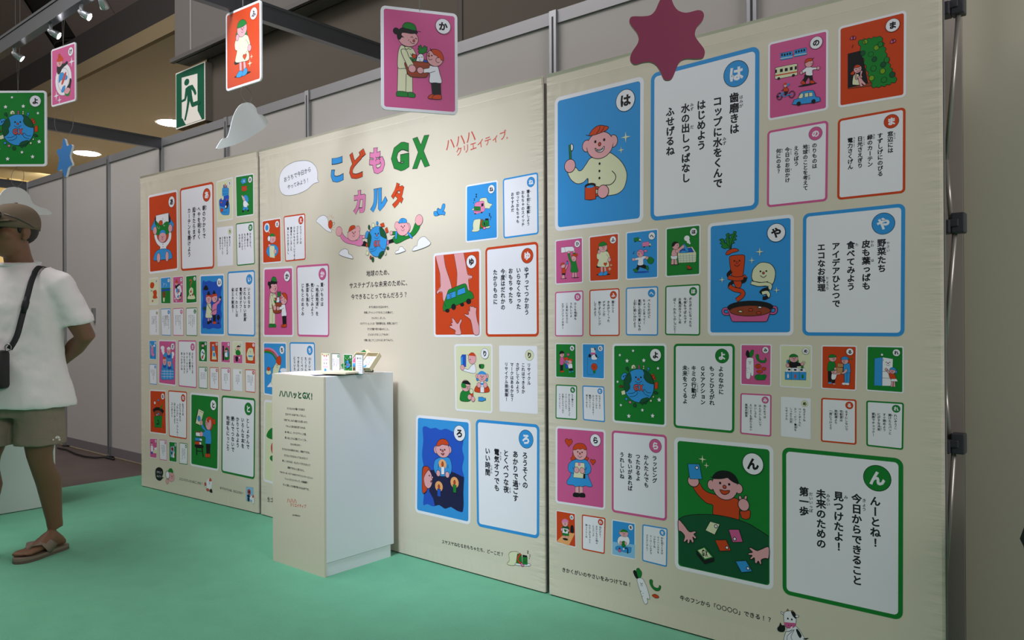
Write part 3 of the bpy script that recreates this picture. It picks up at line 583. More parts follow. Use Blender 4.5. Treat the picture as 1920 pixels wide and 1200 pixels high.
ART['か'] = ('p', 'V', """q c 245 685 335 685 326 910 240 910;q c 325 740 386 760 388 912 322 910
p c 272 464 300 468 345 480 384 484 410 520 425 560 415 600 395 650 350 684 300 686 247 684 242 600 250 520
p g 232 950 234 915 262 906 318 910 350 925 356 945 340 958 250 957;p g 342 945 345 916 380 912 412 930 414 952 400 963 350 960
e k 228 328 30 32;p k 242 400 240 340 290 292 420 312 424 345 330 350 290 400 262 406
e s 346 396 98 78;p k 244 400 242 345 286 292 350 292 425 314 424 338 370 346 320 340 284 342 278 366 298 384 282 384 272 396 262 408
l 284 372 300 390;p g 290 288 296 262 315 243 345 238 385 246 410 264 422 312 350 304;l 415 318 440 320 466 322
l 370 386 376 376 386 377 392 388;l 410 397 416 388 426 390 430 400;e R 399 415 10 12;l 344 414 352 408;l 362 420 374 436 390 442 406 438
p c 308 476 318 494 334 500 348 488 362 500 376 492 384 482 345 476
p k 366 540 380 556 388 536 392 548 402 548 390 570;e o 403 564 21 20;e g 372 597 18 20;e g 405 602 16 14;e B 510 610 26 16
p g 458 536 440 520 452 506 438 492 448 478 442 462 456 466 462 450 474 464 468 478 484 476 498 460 512 458 510 470 530 466 524 484 532 492 520 506 528 520 508 524 490 536 474 534
p w 424 618 432 566 450 542 470 538 488 548 498 580 480 620;l 444 575 456 578;l 470 570 484 567;l 452 598 464 602
p r 324 622 545 622 548 700 530 750 500 766 380 764 342 740 326 690;L o 5 336 640 420 640;L o 4 440 640 540 636;L o 4 345 690 540 680;L o 4 360 730 530 722
p c 274 520 310 500 334 528 350 570 390 630 396 660 350 682 326 640;e s 383 686 37 38
q k 568 810 660 810 664 932 580 930;p o 540 965 548 938 575 926 600 932 600 968;p o 580 968 590 938 620 926 662 928 668 950 660 970
p w 555 648 590 654 632 655 652 720 672 808 610 812 550 808 552 722 498 722 488 700 500 682 545 672;l 606 700 570 714 552 720;e s 462 699 33 32
e s 605 570 82 84;p o 562 502 590 488 630 490 668 514 688 560 686 594 650 580 620 548 596 540 576 512;l 560 478 566 500 580 512;e s 634 592 20 24;E s 644 590 16 20
E k 547 530 6 7;E k 574 550 7 8;e R 544 554 10 11;l 540 578 552 592 578 586""")
ART['ち'] = ('b', 'Q', """L m 18 58 124 110 126 160 158 205 230;L o 16 58 141 105 142 150 172 192 240;L g 20 58 158 100 160 140 186 178 246;E w 242 340 34 24;Q w 80 500 118 452 140 470 140 500
p c 134 380 140 320 160 280 186 246 214 270 204 320 178 400 156 470 134 480 120 450;p o 168 256 178 215 205 196 218 220 216 276 196 286;f 180 292 34;e c 96 356 24 26;e o 96 324 16 20;l 118 320 140 306 146 300""")
ART['ね'] = ('b', 'L', """p c 470 852 500 822 540 770 552 742 584 733 612 736 622 770 634 784 668 796 650 820 640 838 604 836 560 850
p m 494 810 510 778 548 768 584 766 590 800 596 848 574 872 494 888;q g 492 816 555 820 556 858 492 858;f 522 836 26;Q k 562 790 582 784 584 812 562 820;E k 502 888 8 6;E k 566 876 8 8;l 494 866 556 870
t k Z 513 712 11 18;t k Z 494 750 8 12;t k Z 486 782 4 7
p c 470 1062 482 1036 480 1000 490 954 520 942 556 944 548 1000 544 1050 510 1066;q g 555 948 586 948 602 1030 544 1036;p c 586 1022 648 1010 640 1026 600 1030;T o 12 572 948 560 980 566 1010 596 1028;e m 593 1030 14 14;q g 594 950 635 948 638 1012 600 1012;Q k 600 936 632 934 632 952 600 954;Q k 586 975 596 975 596 1000 588 1000;f 616 984 22
t k Z 643 898 9 14;t k Z 656 922 6 9;t k Z 650 944 4 7""")
ART['ゆ'] = ('o', 'O', """Q s 57 132 107 127 118 200 150 300 158 345 150 400 110 420 100 400 98 362 80 360 66 372 64 355 86 325 82 240;l 57 160 82 240 86 325 64 355 66 372 80 360 98 362 102 420;l 107 127 118 200 150 300 158 345
Q s 170 122 232 114 246 190 258 250 284 256 284 274 262 280 268 350 230 345 186 330 190 240;l 170 122 190 240 186 330;l 232 114 246 190 258 250 284 256 284 274 262 280 270 360
p g 104 470 104 440 118 400 126 376 136 348 160 336 232 308 250 318 260 348 284 362 295 392 280 404 180 446 112 478;q b 127 374 180 352 182 390 127 408;q b 194 346 238 330 244 364 192 382;E k 130 476 14 12;E k 169 452 15 20;E k 222 438 13 12;E k 263 418 16 18;f 150 380 22;l 112 432 120 452
p s 178 622 180 600 148 582 146 570 160 568 150 550 162 552 158 522 172 530 184 548 196 556 214 528 220 540 208 572 216 622
p s 296 622 282 560 272 530 240 506 240 496 262 500 262 470 270 480 272 448 284 452 290 448 300 456 312 460 310 490 318 540 328 572 328 622""")
ART['り'] = ('c', 'O', """q B 214 768 222 752 246 752 246 830 215 832;Q b 214 770 226 766 226 830 214 832;p w 300 812 306 868 250 862 214 846 226 836 260 846 276 826;e s 285 776 25 37;P o 262 756 274 742 296 742 308 762 290 760;l 254 752 262 760;E k 272 784 3 4;e s 224 834 13 18
p g 328 820 332 814 356 814 360 826 354 840 332 838;E k 333 826 5 12
p o 304 986 308 952 332 944 362 944 386 954 388 988;q w 336 944 360 944 360 990 336 990;e b 318 905 8 14;e b 376 908 8 14;e s 318 888 11 15;e s 376 888 11 15;e s 347 892 28 31;P b 322 878 330 862 348 856 368 866 372 880 346 876;f 347 896 26;q w 338 922 356 922 356 954 338 954;Q b 338 930 356 930 356 944 338 944;e s 328 944 13 17;e s 367 944 13 17
p g 210 1010 218 985 244 970 272 982 280 1005 270 1042 214 1040;e s 245 948 27 36;P k 222 936 232 918 258 918 276 940 246 938;P g 218 950 220 934 244 938 248 960 228 962;f 258 958 20;q o 270 996 292 996 292 1028 272 1028;e c 281 982 12 16;e s 270 1018 13 17;e s 291 1030 12 16
q b 324 1018 352 1018 360 1024 370 1024 370 1038 360 1038 352 1044 324 1042""")
ART['ろ'] = ('b', 'P', """P B 118 118 140 106 170 120 205 116 240 130 275 122 320 140 372 160 396 200 388 260 400 320 388 390 402 460 392 540 398 620 390 690 350 680 310 655 270 668 230 642 190 652 150 636 122 640 126 560 114 480 126 400 114 300 122 200
Q n 164 404 250 398 330 418 400 452 396 560 398 640 390 690 350 680 310 655 270 668 230 642 200 648 190 600 160 545 180 470
p b 206 330 250 312 296 318 312 350 316 400 298 440 250 446 214 436 194 400 194 360;e s 210 264 17 27;e s 298 264 16 27;e s 254 266 48 52;p o 212 236 222 206 250 190 282 200 296 230 272 232 250 228 232 238;E k 240 264 5 6;E k 268 264 5 6;e R 254 272 6 8;p R 242 288 254 292 266 288 256 302
E O 253 362 26 33;q w 243 380 266 380 266 432 244 432;p o 253 344 260 364 253 378 246 364;e s 224 424 14 22;e s 286 434 14 22;l 226 360 224 390;l 290 366 290 390
p o 116 400 134 376 160 384 170 420 150 520 140 556 118 552;e s 154 464 30 64;p o 118 400 140 376 162 390 140 424 126 460 134 508 150 528 136 556 116 548;E k 164 440 4 5;e s 184 452 6 8;p R 172 478 182 474 176 488
E O 229 514 26 36;q B 218 530 241 534 241 586 218 580;p o 229 500 236 518 229 532 222 516;E O 336 487 28 38;q g 325 500 348 506 348 558 325 554;p o 336 470 343 488 336 502 329 486""")
ART['あ'] = ('o', 'S', """p b 190 580 172 640 146 690 142 728 160 740 168 778 200 790 200 600;p b 340 540 360 600 396 660 388 700 384 740 350 760 340 700;Q k 182 600 196 570 200 690 186 660;Q k 334 535 358 590 362 640 340 650
q w 195 566 336 536 342 760 200 780;P g 196 626 232 660 268 668 300 640 330 634 342 660 344 768 204 784 200 700;e o 250 650 22 28;l 262 632 274 610 270 592;L w 3 210 690 225 715;L w 3 240 690 232 720;L w 3 290 690 280 670;L w 3 300 680 282 672
p w 176 770 204 786 216 830 252 868 300 866 334 820 344 756 368 758 366 830 336 890 312 920 312 946 244 948 244 920 210 888 184 830
e s 270 812 44 60;P b 238 775 250 740 272 730 296 738 304 768 270 760;f 270 815 40;E k 274 890 4 5;E k 276 918 4 5;e s 185 738 22 46;e s 357 710 22 46
p b 174 1072 184 996 220 954 280 940 340 948 372 990 372 1050 280 1062;e s 226 1042 20 54;e s 322 1026 18 58""")
ART['う'] = ('c', 'S', """p b 940 270 960 258 1008 258 1014 300 1010 400 1022 450 1020 550 980 562 940 556 916 520 910 470 906 420 912 390 938 370;P B 908 420 912 396 944 362 1010 340 1014 400 1004 470 930 470 908 450;l 942 290 965 296 990 288 1010 294;l 942 325 965 330 990 322 1010 328;l 920 490 950 498 985 490 1018 496;l 930 525 960 532 1000 524;E c 945 372 12 24;p k 972 490 984 430 1000 400 1008 420 1000 480;E w 980 470 8 14;e o 936 508 14 20;E R 930 422 12 8;E R 992 390 10 7;q B 952 225 962 222 966 256 954 256;q R 968 215 976 210 982 256 970 256;q B 985 232 994 226 994 256 986 256""")
ART['お'] = ('g', 'S', """q b 1148 186 1166 150 1206 146 1212 198 1168 214;e l 1186 180 12 18;q o 1160 240 1216 232 1220 282 1186 298 1164 292;e R 1188 262 10 16;l 1187 296 1187 328;L w 16 1168 350 1176 380 1190 412;e s 1164 350 7 10;q b 1178 462 1222 466 1240 500 1222 512 1204 490 1184 520 1170 510;E k 1176 518 10 14;E k 1232 510 10 12;p w 1180 412 1200 400 1222 420 1222 470 1182 466;L w 12 1218 420 1236 450;e s 1192 374 16 30;P b 1186 352 1208 340 1230 360 1238 400 1222 422 1206 400""")
ART['い'] = ('b', 'T', """P B 602 132 630 140 660 130 700 142 735 138 776 170 780 200 772 250 780 320 772 390 780 450 770 520 774 570 740 582 700 574 660 586 625 574 604 576 596 520 604 450 594 380 604 300 596 220
l 632 145 632 178;P k 610 216 616 186 632 174 646 186 652 216
p k 738 455 746 448 758 460 762 480 752 500 748 520 760 530 736 532 746 520 744 500 734 484
q s 650 470 660 470 660 510 648 510;q s 668 470 678 470 680 510 668 510;E k 655 524 14 16;E k 676 514 12 14;p c 642 342 658 334 676 344 684 400 690 472 660 478 628 472 634 410;e s 657 296 27 50;P o 632 285 644 260 660 252 680 266 684 286 656 276;f 657 304 26;P k 642 262 646 246 652 232 662 226 668 246 674 262;L d 7 646 350 670 390 692 416;p d 606 390 618 372 634 390 620 404;l 614 340 632 326
q k 697 438 723 438 723 520 700 522;E o 712 524 18 13;p m 694 360 720 338 745 318 760 296 772 306 756 340 736 362 730 440 692 442;e s 713 292 26 42;P o 688 285 694 255 712 245 732 254 736 272 712 274;P k 696 254 700 236 708 218 718 236 722 252;f 722 298 22;L d 6 690 418 710 406 728 396;e s 762 302 11 18;e s 686 440 8 14;P k 758 288 772 276 778 290 766 296""")
ART['き'] = ('c', 'T', "p o 110 165 125 150 143 160 146 185 130 210 110 200;p o 146 230 162 226 170 250 168 280 176 296 150 304 132 296 140 270 134 240;e R 131 325 6 9;L k 3 112 225 130 240;L k 3 112 242 130 226")
ART['く'] = ('b', 'T', "Q g 211 204 298 200 298 344 213 343;Q B 215 215 250 212 252 232 216 236;Q B 255 210 295 208 295 228 256 230;e r 238 262 13 30;q c 228 292 245 292 243 330 230 330;L w 3 228 150 236 170 228 190;L w 3 236 168 250 156;L w 3 258 160 262 175 256 188;f 238 262 16")
ART['け'] = ('p', 'T', """e w 370 236 33 70;r 370 236 22 50;p k 344 176 352 164 372 168 384 160 386 172 366 186 356 206 346 204;e s 354 158 12 19;P o 344 152 348 136 358 128 368 140 368 154;e o 353 128 5 8;p b 354 212 366 204 374 214 386 226 382 240 362 236 352 246;P R 362 252 374 212 382 208 378 230 368 256;p b 362 288 368 268 378 266 372 290;p k 376 290 392 262 396 240 402 246 398 280 388 302;e s 386 290 12 14;P g 376 298 388 304 398 290 394 312 382 312;f 355 162 12;x w 403 168 24;x w 342 300 22;x w 355 322 18""")
ART['こ'] = ('g', 'T', "L R 10 478 135 486 122 498 132 496 150 487 160 487 172;e R 487 184 5 6;p c 458 300 466 276 476 258 472 232 480 206 494 194 510 206 512 236 508 260 522 270 530 300 494 306;e R 490 235 8 11;e R 505 264 8 9;e k 484 270 5 7;f 496 216 18")
ART['し'] = ('b', 'T', "p m 116 770 128 745 140 770 138 810 150 830 138 842 118 826;e s 128 755 9 14;L w 6 112 724 118 745;L k 4 118 838 116 856;L k 4 150 838 152 858;E w 146 745 8 10")
ART['さ'] = ('p', 'T', """E w 224 762 18 20;E w 228 790 14 20;E w 234 812 12 14;E w 320 820 14 22;E w 314 845 12 16;p b 242 812 305 808 312 860 328 960 328 1052 270 1058 212 1052 214 960 228 890;l 214 960 328 962;L w 3 214 980 328 982;L w 3 214 1005 328 1007;L w 3 214 1030 328 1032;L w 3 240 962 240 1054;L w 3 268 962 268 1054;L w 3 298 962 298 1054
e s 282 790 18 42;Q w 264 764 282 750 300 764 298 776 266 776;f 282 800 24;e s 243 886 18 40;P o 226 860 243 845 260 860 243 866;f 243 896 24;e s 289 902 18 38;Q b 272 880 289 866 306 880 304 888 274 888;f 289 910 24;p B 268 834 300 834 294 852 272 852;p B 230 928 258 928 252 945 234 945;p B 274 942 306 942 300 958 280 958""")
ART['す'] = ('g', 'T', "E w 602 826 21 52;e s 602 736 12 20;P k 588 735 594 718 608 718 616 735 602 728;Q k 590 760 614 760 614 770 590 770;e R 598 850 8 14;e g 612 815 6 10;e B 598 805 5 10;e y 606 835 5 8")
ART['せ'] = ('o', 'T', "q c 692 790 714 788 732 872 686 870;e s 698 732 11 17;q b 688 750 712 748 714 786 690 790;Q b 698 806 714 804 718 840 698 842;L r 4 694 872 690 886;L r 4 722 872 726 886;P o 686 725 698 714 710 726 698 726")
ART['そ'] = ('p', 'T', "P g 806 870 806 790 826 756 846 790 848 866;Q k 786 742 800 742 802 880 788 880;p w 808 812 826 800 840 820 836 846 810 846;e s 820 790 13 17;P k 808 785 820 770 834 784 820 782;L g 7 806 830 798 790;q b 830 796 842 794 842 840 832 842;L k 6 816 850 812 876")
ART['た'] = ('c', 'T', "Q p 889 830 971 824 972 906 889 902;p g 912 790 930 780 950 790 956 820 934 830 912 818;e s 932 760 14 20;P k 920 752 930 738 946 740 958 750 936 752;L g 7 918 796 906 770;E w 944 852 7 9;e k 920 850 14 12;Q k 908 856 934 856 930 888 910 888")
ART['つ'] = ('o', 'T', "p c 1020 790 1030 768 1050 762 1070 770 1076 800 1084 830 1074 850 1070 880 1026 876 1018 850 1012 826;Q b 1028 832 1070 834 1068 848 1028 846;l 1030 830 1028 800;l 1070 832 1070 800;f 1048 800 24;L R 3 1046 740 1048 752")
ART['な'] = ('o', 'U', "E k 185 246 52 28;e k 184 252 46 38;e r 184 274 40 32;Q b 178 270 188 264 192 284 182 288;q g 143 298 224 294 214 408 150 404;P k 168 370 180 328 194 360 188 376 172 378;P g 168 360 180 340 188 366 176 366;P g 200 228 214 196 226 180 222 210 206 232;e b 185 148 8 11;e w 152 173 8 14;l 188 170 194 190 190 200;e R 196 280 4 6;E w 172 285 4 6;L k 4 132 350 134 398;L k 4 230 380 232 408")
ART['と'] = ('g', 'U', """q k 528 368 556 244 564 236 570 390 560 392;q c 562 236 612 264 578 392 534 372;e b 566 328 14 26;l 570 256 604 274;p o 690 345 712 330 720 362 716 386 700 376;p o 636 342 652 314 676 312 694 342 694 400 676 440 656 420
e s 654 376 28 62;P o 638 350 648 316 670 310 688 330 664 344 660 368;f 640 372 26;p b 586 388 600 374 618 412 640 436 670 436 680 480 678 566 626 562 628 510 600 494 580 490 586 460 620 448 596 420
e s 590 368 12 26;q w 536 470 540 452 584 460 580 496 540 492;Q r 536 448 580 452 580 462 536 458;q b 530 504 590 512 596 542 530 534;q o 530 540 586 546 590 576 530 570;Q w 574 516 594 520 594 538 574 534;Q w 570 550 588 552 588 572 572 570;e s 590 474 15 24
P k 524 580 540 570 600 576 610 590 600 606 540 600;Q k 540 600 548 600 550 668 540 668;Q k 590 602 600 602 610 688 602 686;Q k 542 625 600 632 600 640 542 633;q k 632 566 672 566 668 662 638 662;e o 638 672 14 20;e o 660 674 14 20""")
ART['に'] = ('p', 'U', "Q w 146 606 172 602 172 626 146 628;Q c 134 630 174 626 174 658 134 652;e s 122 568 10 13;P k 112 562 122 554 132 562;p w 114 590 126 582 136 600 134 640 116 640;L s 6 132 600 144 600;Q B 116 640 132 640 130 662 118 660")
ART['ぬ'] = ('g', 'U', "q l 298 590 334 584 336 690 300 688;e R 316 612 12 20;E n 316 612 6 10;L g 4 316 632 316 680;E n 310 650 6 16;p w 320 660 336 636 336 690 318 690;e r 338 668 5 20")
ART['つ2'] = ('c', 'Q', "p g 78 980 90 940 110 914 140 900 180 930 190 980 160 1010 110 1004;e R 150 1100 30 60;e g 150 1200 40 30")
HERO = """p w 480 822 500 790 525 775 550 774 575 800 584 850 598 880 606 914 560 896 510 850
e o 598 848 18 36;l 612 838 630 830 634 844 618 858;L o 2 575 780 580 790;L o 2 592 766 594 786;L o 2 610 768 606 790;L o 2 626 784 614 800;L o 2 634 872 620 872;L o 2 626 896 612 886
q k 880 985 912 1004 908 1034 846 1026;p m 672 922 690 908 712 940 742 964 790 982 836 974 842 940 880 944 884 964 862 972 872 1004 846 1030 800 1018 730 1002 690 968
e s 876 952 12 14;e o 902 1020 8 18;e s 670 906 26 40;e s 826 892 20 32;e s 792 934 52 52;E s 818 900 18 22;p o 750 908 762 868 786 856 804 860 800 880 780 894;l 740 914 752 910;l 776 876 774 896;f 794 926 42
q k 1076 984 1130 964 1142 992 1086 1008;e m 1078 1000 8 22;p g 1100 934 1100 914 1140 906 1180 934 1236 944 1280 900 1310 832 1346 852 1330 900 1290 946 1230 972 1180 998 1140 1006 1118 964 1140 938
e s 1106 920 12 18;e s 1154 858 20 34;e s 1246 872 20 36;e s 1204 884 52 58;E s 1166 866 16 24;E s 1240 876 14 24;p b 1170 836 1180 806 1206 796 1232 808 1234 832 1204 836;l 1160 830 1172 838;l 1198 800 1196 830;f 1204 876 46;e s 1338 812 31 46
p b 1142 912 1156 908 1152 964 1140 968;p b 1242 920 1254 914 1282 952 1272 964
p w 672 1098 684 1070 706 1056 726 1052 746 1064 752 1092 776 1106 786 1134 730 1122;p w 1284 1070 1300 1034 1322 1024 1330 986 1356 956 1386 950 1410 972 1434 1000 1420 1024 1356 1052;p w 1140 1092 1150 1068 1168 1062 1176 1038 1198 1034 1212 1050 1226 1066 1180 1086
e d 922 872 8 20;q c 944 872 946 842 960 834 970 848 968 876;e b 990 838 8 16;q o 1014 846 1044 834 1052 864 1024 872;q o 1054 884 1072 870 1084 912 1066 922;p b 890 960 894 920 912 902 922 926 906 962;q c 894 1098 904 1066 924 1076 914 1108;e r 936 1124 8 16;e d 954 1140 9 22;e d 1078 1046 10 14;e c 1058 1090 8 16;q d 996 1126 1016 1134 1042 1096 1030 1084
e b 990 990 81 128;p d 940 884 926 910 942 950 936 1000 926 1040 914 1030 909 990 916 930;p d 1012 872 1040 886 1062 930 1068 966 1044 958 1018 940 1012 904;p d 1002 1110 1018 1080 1042 1070 1050 1082 1030 1106
E k 976 926 5 7;E k 1000 924 5 7;e R 988 940 6 9;l 966 954 988 968 1010 950;l 934 1056 962 1052 978 1036 984 1048 970 1066 936 1076;l 1014 1012 1012 1030 1032 1052 1058 1056;t R GX 988 1008 27 26"""
BIRD = "p b 94 884 98 870 116 866 132 872 150 890 146 906 122 914 100 908;p b 126 858 130 842 142 836 154 846 172 856 194 866 210 878 200 908 186 900 160 902 140 900;p b 152 858 168 840 178 806 192 792 206 800 206 826 198 850 186 870 168 872;Q b 140 860 170 850 180 880 150 892;E k 138 846 3 4;l 126 866 132 886 150 900"
DAIKON = "p k 604 124 618 112 634 140 644 168 624 168;p g 626 112 640 96 654 108 666 130 660 160 642 168;p w 632 186 646 168 670 172 686 196 706 244 722 306 718 322 704 314 708 342 698 356 682 346 660 280;f 664 212 22;l 656 264 664 262;l 672 280 680 278;l 668 300 676 298;p g 722 186 732 178 744 186 744 212 758 234 786 240 794 220 804 232 794 256 768 260 742 240 726 212;p o 740 292 764 284 788 300 784 312 760 310"
COW = """p w 1702 560 1720 520 1762 508 1800 540 1830 590 1850 640 1700 640 1690 600;P k 1776 540 1790 538 1816 580 1806 600 1790 580;P k 1826 606 1850 600 1868 602 1846 612;p w 1712 590 1740 560 1764 540 1740 590 1750 620 1720 630
p w 1688 430 1696 412 1728 404 1760 410 1776 440 1776 490 1764 520 1730 530 1700 516 1690 480;P k 1740 408 1764 412 1776 436 1776 462 1752 440;P p 1692 488 1740 490 1772 494 1766 518 1738 530 1704 518;p w 1688 424 1672 408 1668 418 1684 432;p w 1774 436 1796 438 1792 450 1774 450;p t 1710 404 1716 390 1724 404;p t 1744 406 1752 400 1756 412;E k 1718 460 6 7;E k 1746 466 6 7;E k 1724 508 3 4;E k 1742 510 3 4
P k 1642 530 1656 510 1664 488 1674 506 1694 510 1698 540 1684 556 1652 552;L w 10 1700 548 1730 540 1748 520;l 1700 548 1726 552 1750 540"""
ROBOT = "p c 694 1046 710 1020 706 980 724 962 770 966 760 1010 756 1046 730 1056;p w 756 1040 846 1044 844 1060 760 1054;q g 764 976 792 980 796 1046 756 1040;T o 12 784 978 770 1000 772 1026 796 1046;e m 799 1050 11 14;q g 800 996 832 1000 832 1050 800 1048;Q k 800 982 830 988 832 1000 800 998;f 818 1022 22;t k Z 836 964 6 10;t k Z 850 988 4 8;t k Z 846 1006 3 6"
KIDGLASS = "P k 156 840 160 800 180 782 206 784 226 804 230 840 222 870 240 880 226 884 206 906 180 902 162 880;e s 304 870 32 46;P g 276 824 284 798 306 790 322 812 322 836 296 826;f 312 870 30;e w 272 852 16 34;r 272 852 20 40;L k 5 270 890 266 906;e s 268 914 14 24"
ROCKET = "P w 628 940 636 920 654 890 684 910 686 950 676 982 640 984;P R 660 912 670 880 686 908;e R 626 938 10 16;e R 648 992 14 14;e c 632 962 8 10;P k 664 1010 672 984 688 990 690 1020;f 664 930 18;L G 3 610 960 624 946;L G 3 690 1000 694 1020"
DRAWING = "q l 1008 964 1074 970 1076 1106 1008 1094;e R 1036 1012 16 26;E n 1036 1012 8 12;E n 1030 1050 14 14;E n 1030 1080 10 24;p w 1040 1070 1064 1040 1060 1090;p w 1064 1062 1080 1060 1082 1118 1066 1120;P R 1064 1062 1074 1036 1082 1062"
VERSE = {
 'は': '[歯磨|はみが]きは|コップに[水|みず]をくんで|はじめよう|[水|みず]の[出|だ]しっぱなし|ふせげるね', 'の': 'のりものは|[地球|ちきゅう]のことを[考|かんが]えて|えらぼう|[今日|きょう]のお[出|で]かけ|[何|なに]にのる？',
 'ま': '[窓辺|まどべ]には|すずしげにのびる|[緑|みどり]のカーテン|[日光|にっこう]さえぎり|[電力|でんりょく]さくげん', 'ひ': 'ひとも[地球|ちきゅう]も|うれしいよ|こまめにそうじ|エアコンフィルター',
 'ふ': '[服|ふく]のシミ|きみがつくった|デザインだ|[捨|す]てずにアレンジ|してみよう', 'へ': 'べんりだけど|ちょっとまって！|[通販|つうはん]と[近所|きんじょ]で[買|か]いもの|[上手|じょうず]に[使|つか]い[分|わ]けよう',
 'ほ': 'ポカポカになったら|[今夜|こんや]もでばんです|お[風呂|ふろ]のフタしめ|ぼく・わたしのしごと！', 'や': '[野菜|やさい]たち|[皮|かわ]も[葉|は]っぱも|[食|た]べてみよう|アイデアひとつで|エコなお[料理|りょうり]',
 'も': 'もう[着|き]ない？|おともだちにゆずって|リユースしよう|お[気|き]に[入|い]りでつなぐ|ハッピーリレー', 'む': 'むだにしない|[牛|うし]のフンから|はつでんできるよ！|[電気|でんき]について|[考|かんが]えてみよう',
 'よ': 'よのなかに|もっとひろがれ|GXアクション|キミの[行動|こうどう]が|[未来|みらい]をつくるよ', 'み': '[見|み]ためでは|はんだんしないで|おいしさも|えいようも[変|か]わらない|[規格外野菜|きかくがいやさい]',
 'め': 'めざそうね|ペットボトルに|カン・ビン・[電池|でんち]も|しっかり[分別|ぶんべつ]|リサイクル', 'る': 'るすにしないで|[宅配便|たくはいびん]は|[再配達|さいはいたつ]より|[一度|いちど]にうけとり',
 'れ': 'れいぞうこ|[開|あ]けたらパッと|すぐ[閉|し]めよう|にがすな[冷気|れいき]|[家族|かぞく]でチェック！', 'ら': 'ラッピング|かんたんでも|つたわるよ|おもいがあれば|うれしいね',
 'わ': '[忘|わす]れがち？|おかいものの[時|とき]の|エコバッグ|わたしがちゃんと|[持|も]っていくね', 'を': '[手|て]を[洗|あら]うときは|マイハンカチを|つかおうね|ペーパーいらずで|ゴミさくげん！',
 'ん': 'んーとね！|[今日|きょう]からできること|[見|み]つけたよ！|[未来|みらい]のための|[第一歩|だいいっぽ]', 'え': 'エコマークは|ゴミやむだが|少ないものについてるよ|環境をいしきした|買いものの目じるし',
 'か': '[買|か]いものは|「[地産地消|ちさんちしょう]」を|[気|き]にしてみよう|[野菜|やさい]も[魚|さかな]も|じもとのめぐみ', 'ち': '[小|ちい]さいかけら|たくさんあつめ|とくべつな|できたよ|にじいろ',
 'ね': '[寝|ね]る[前|まえ]に[確認|かくにん]しよう|おもちゃのスイッチ|[切|き]っておもちゃも|おやすみだ', 'ゆ': 'ゆずってつかおう|いらなくなった|おもちゃたち|[今度|こんど]はだれかの|たからものに',
 'り': 'リサイクル|これはできるか|さがしてみよう|マークはあるかな？|リサイクル[探検隊|たんけんたい]！', 'ろ': 'ろうそくの|あかりで[過|す]ごす|とくべつな[夜|よる]|[電気|でんき]オフでも|いい[時間|じかん]',
 'あ': '[朝|あさ]のひかりで|へやを[明|あか]るく|[起|お]きたらまず|カーテンを[開|あ]けよう', 'う': '海のゴミ|もとをたどれば|街のゴミ|ゴミをへらして|海を守ろう', 'お': 'おなじなら、|長く使える|ものがいい！|大切にしよう|ものと地球',
 'い': 'いえのなか|だれもいない[部屋|へや]|[電気|でんき]はオフ！|ぼく・わたしは|[省|しょう]エネ[隊長|たいちょう]！', 'さ': 'さむーい冬こそ|近くの銭湯で|ウォームシェア|みんなで入ると|あったかいね',
 'な': '生ゴミは|土にうめたら|「たいひ」にへんしん！|はじめてみよう|コンポスト', 'と': 'としょかんで|いろんな[本|ほん]を|かりてみよう|[読|よ]んでつないで|[地球|ちきゅう]もにっこり',
 'き': 'きのうまでのはっぱも|きもちいい|さんぽ道で|たのしいね', 'く': 'くうきをつかって|電気をつくる|風車がまわる|みんなのまちへ|くるくる', 'け': 'けっこうたいへん|おさらあらい|ゴシゴシ|水はためよう', 'こ': 'これなあに？|のこさずたべて|ゴミへらそう|おいしいね',
 'し': 'しんぶんし|つかいおわったら|リサイクル|しよう', 'す': 'すきなもの|つめかえて|ゴミへらす|エコボトル', 'せ': 'せんたくは|まとめてあらおう|水もでんきも|せつやく', 'そ': 'そとにでて|あるいていこう|げんきだね', 'た': 'たべものは|たべられるだけ|つくろうね', 'つ': 'つかわない|イスもだれかの|たからもの|ゆずろうね',
 'に': 'にちようび|みんなでおそうじ|ちいきもきれい|にこにこ', 'ぬ': 'ぬりえのうらも|つかえるね|かみをたいせつに'}
COLR = {'b': 'blue', 'o': 'orange', 'p': 'pink', 'g': 'green', 'c': 'pale'}
# ------------------------------------------------------------------ building the printed cards
SRCQ = {}
for ln in CARDS.strip().splitlines():
    k = ln.split(); v = [float(q) for q in k[3:]]; SRCQ[(k[1], k[2])] = [(v[0], v[1]), (v[2], v[3]), (v[4], v[5]), (v[6], v[7])]
HUNGQ = {'か': [(715, 16.3), (859, 24), (859, 213.7), (716.9, 208)]}
def artmap(kana, fb):
    """crop px -> card uv -> plane"""
    ox, oy, s = FR[ART[kana][1]]
    q = HUNGQ.get(kana) or SRCQ[(kana[0], 'p')]
    h = homog(q, [(0, 0), (1, 0), (1, 1), (0, 1)])
    def f(x, y):
        u, v = h(ox+x/s, oy+y/s); return fb(u, v)
    return f
def picture(pl, q, kana, parent, h0=.0003, tilt=0, border=True, name='picture_card'):
    """a picture card on plane pl with corners q (plane coords TL TR BR BL)"""
    fb = bil(q); wd = np.linalg.norm(np.array(q[1])-q[0]); ht = np.linalg.norm(np.array(q[3])-q[0]); asp = wd/ht
    fill = ART[kana][0]; pr = Print(pl, h0)
    if border: pr.poly(rrect(fb, 0, 0, 1, 1, .06, asp), 'w')
    pr.poly(rrect(fb, .037, .028, .963, .972, .03, asp), fill)
    card = pr.build(name, parent)
    il = Print(pl, pr.h); draw(il, ART[kana][2], artmap(kana, fb), max(wd*.0068, .0009))
    if il.mb.v: il.build('illustration', card)
    bd = Print(pl, il.h+DZ); badge(bd, fb, wd, ht, .807, .14, .1, 'w', 'k', kana[0]); bd.build('kana_badge', card)
    return card
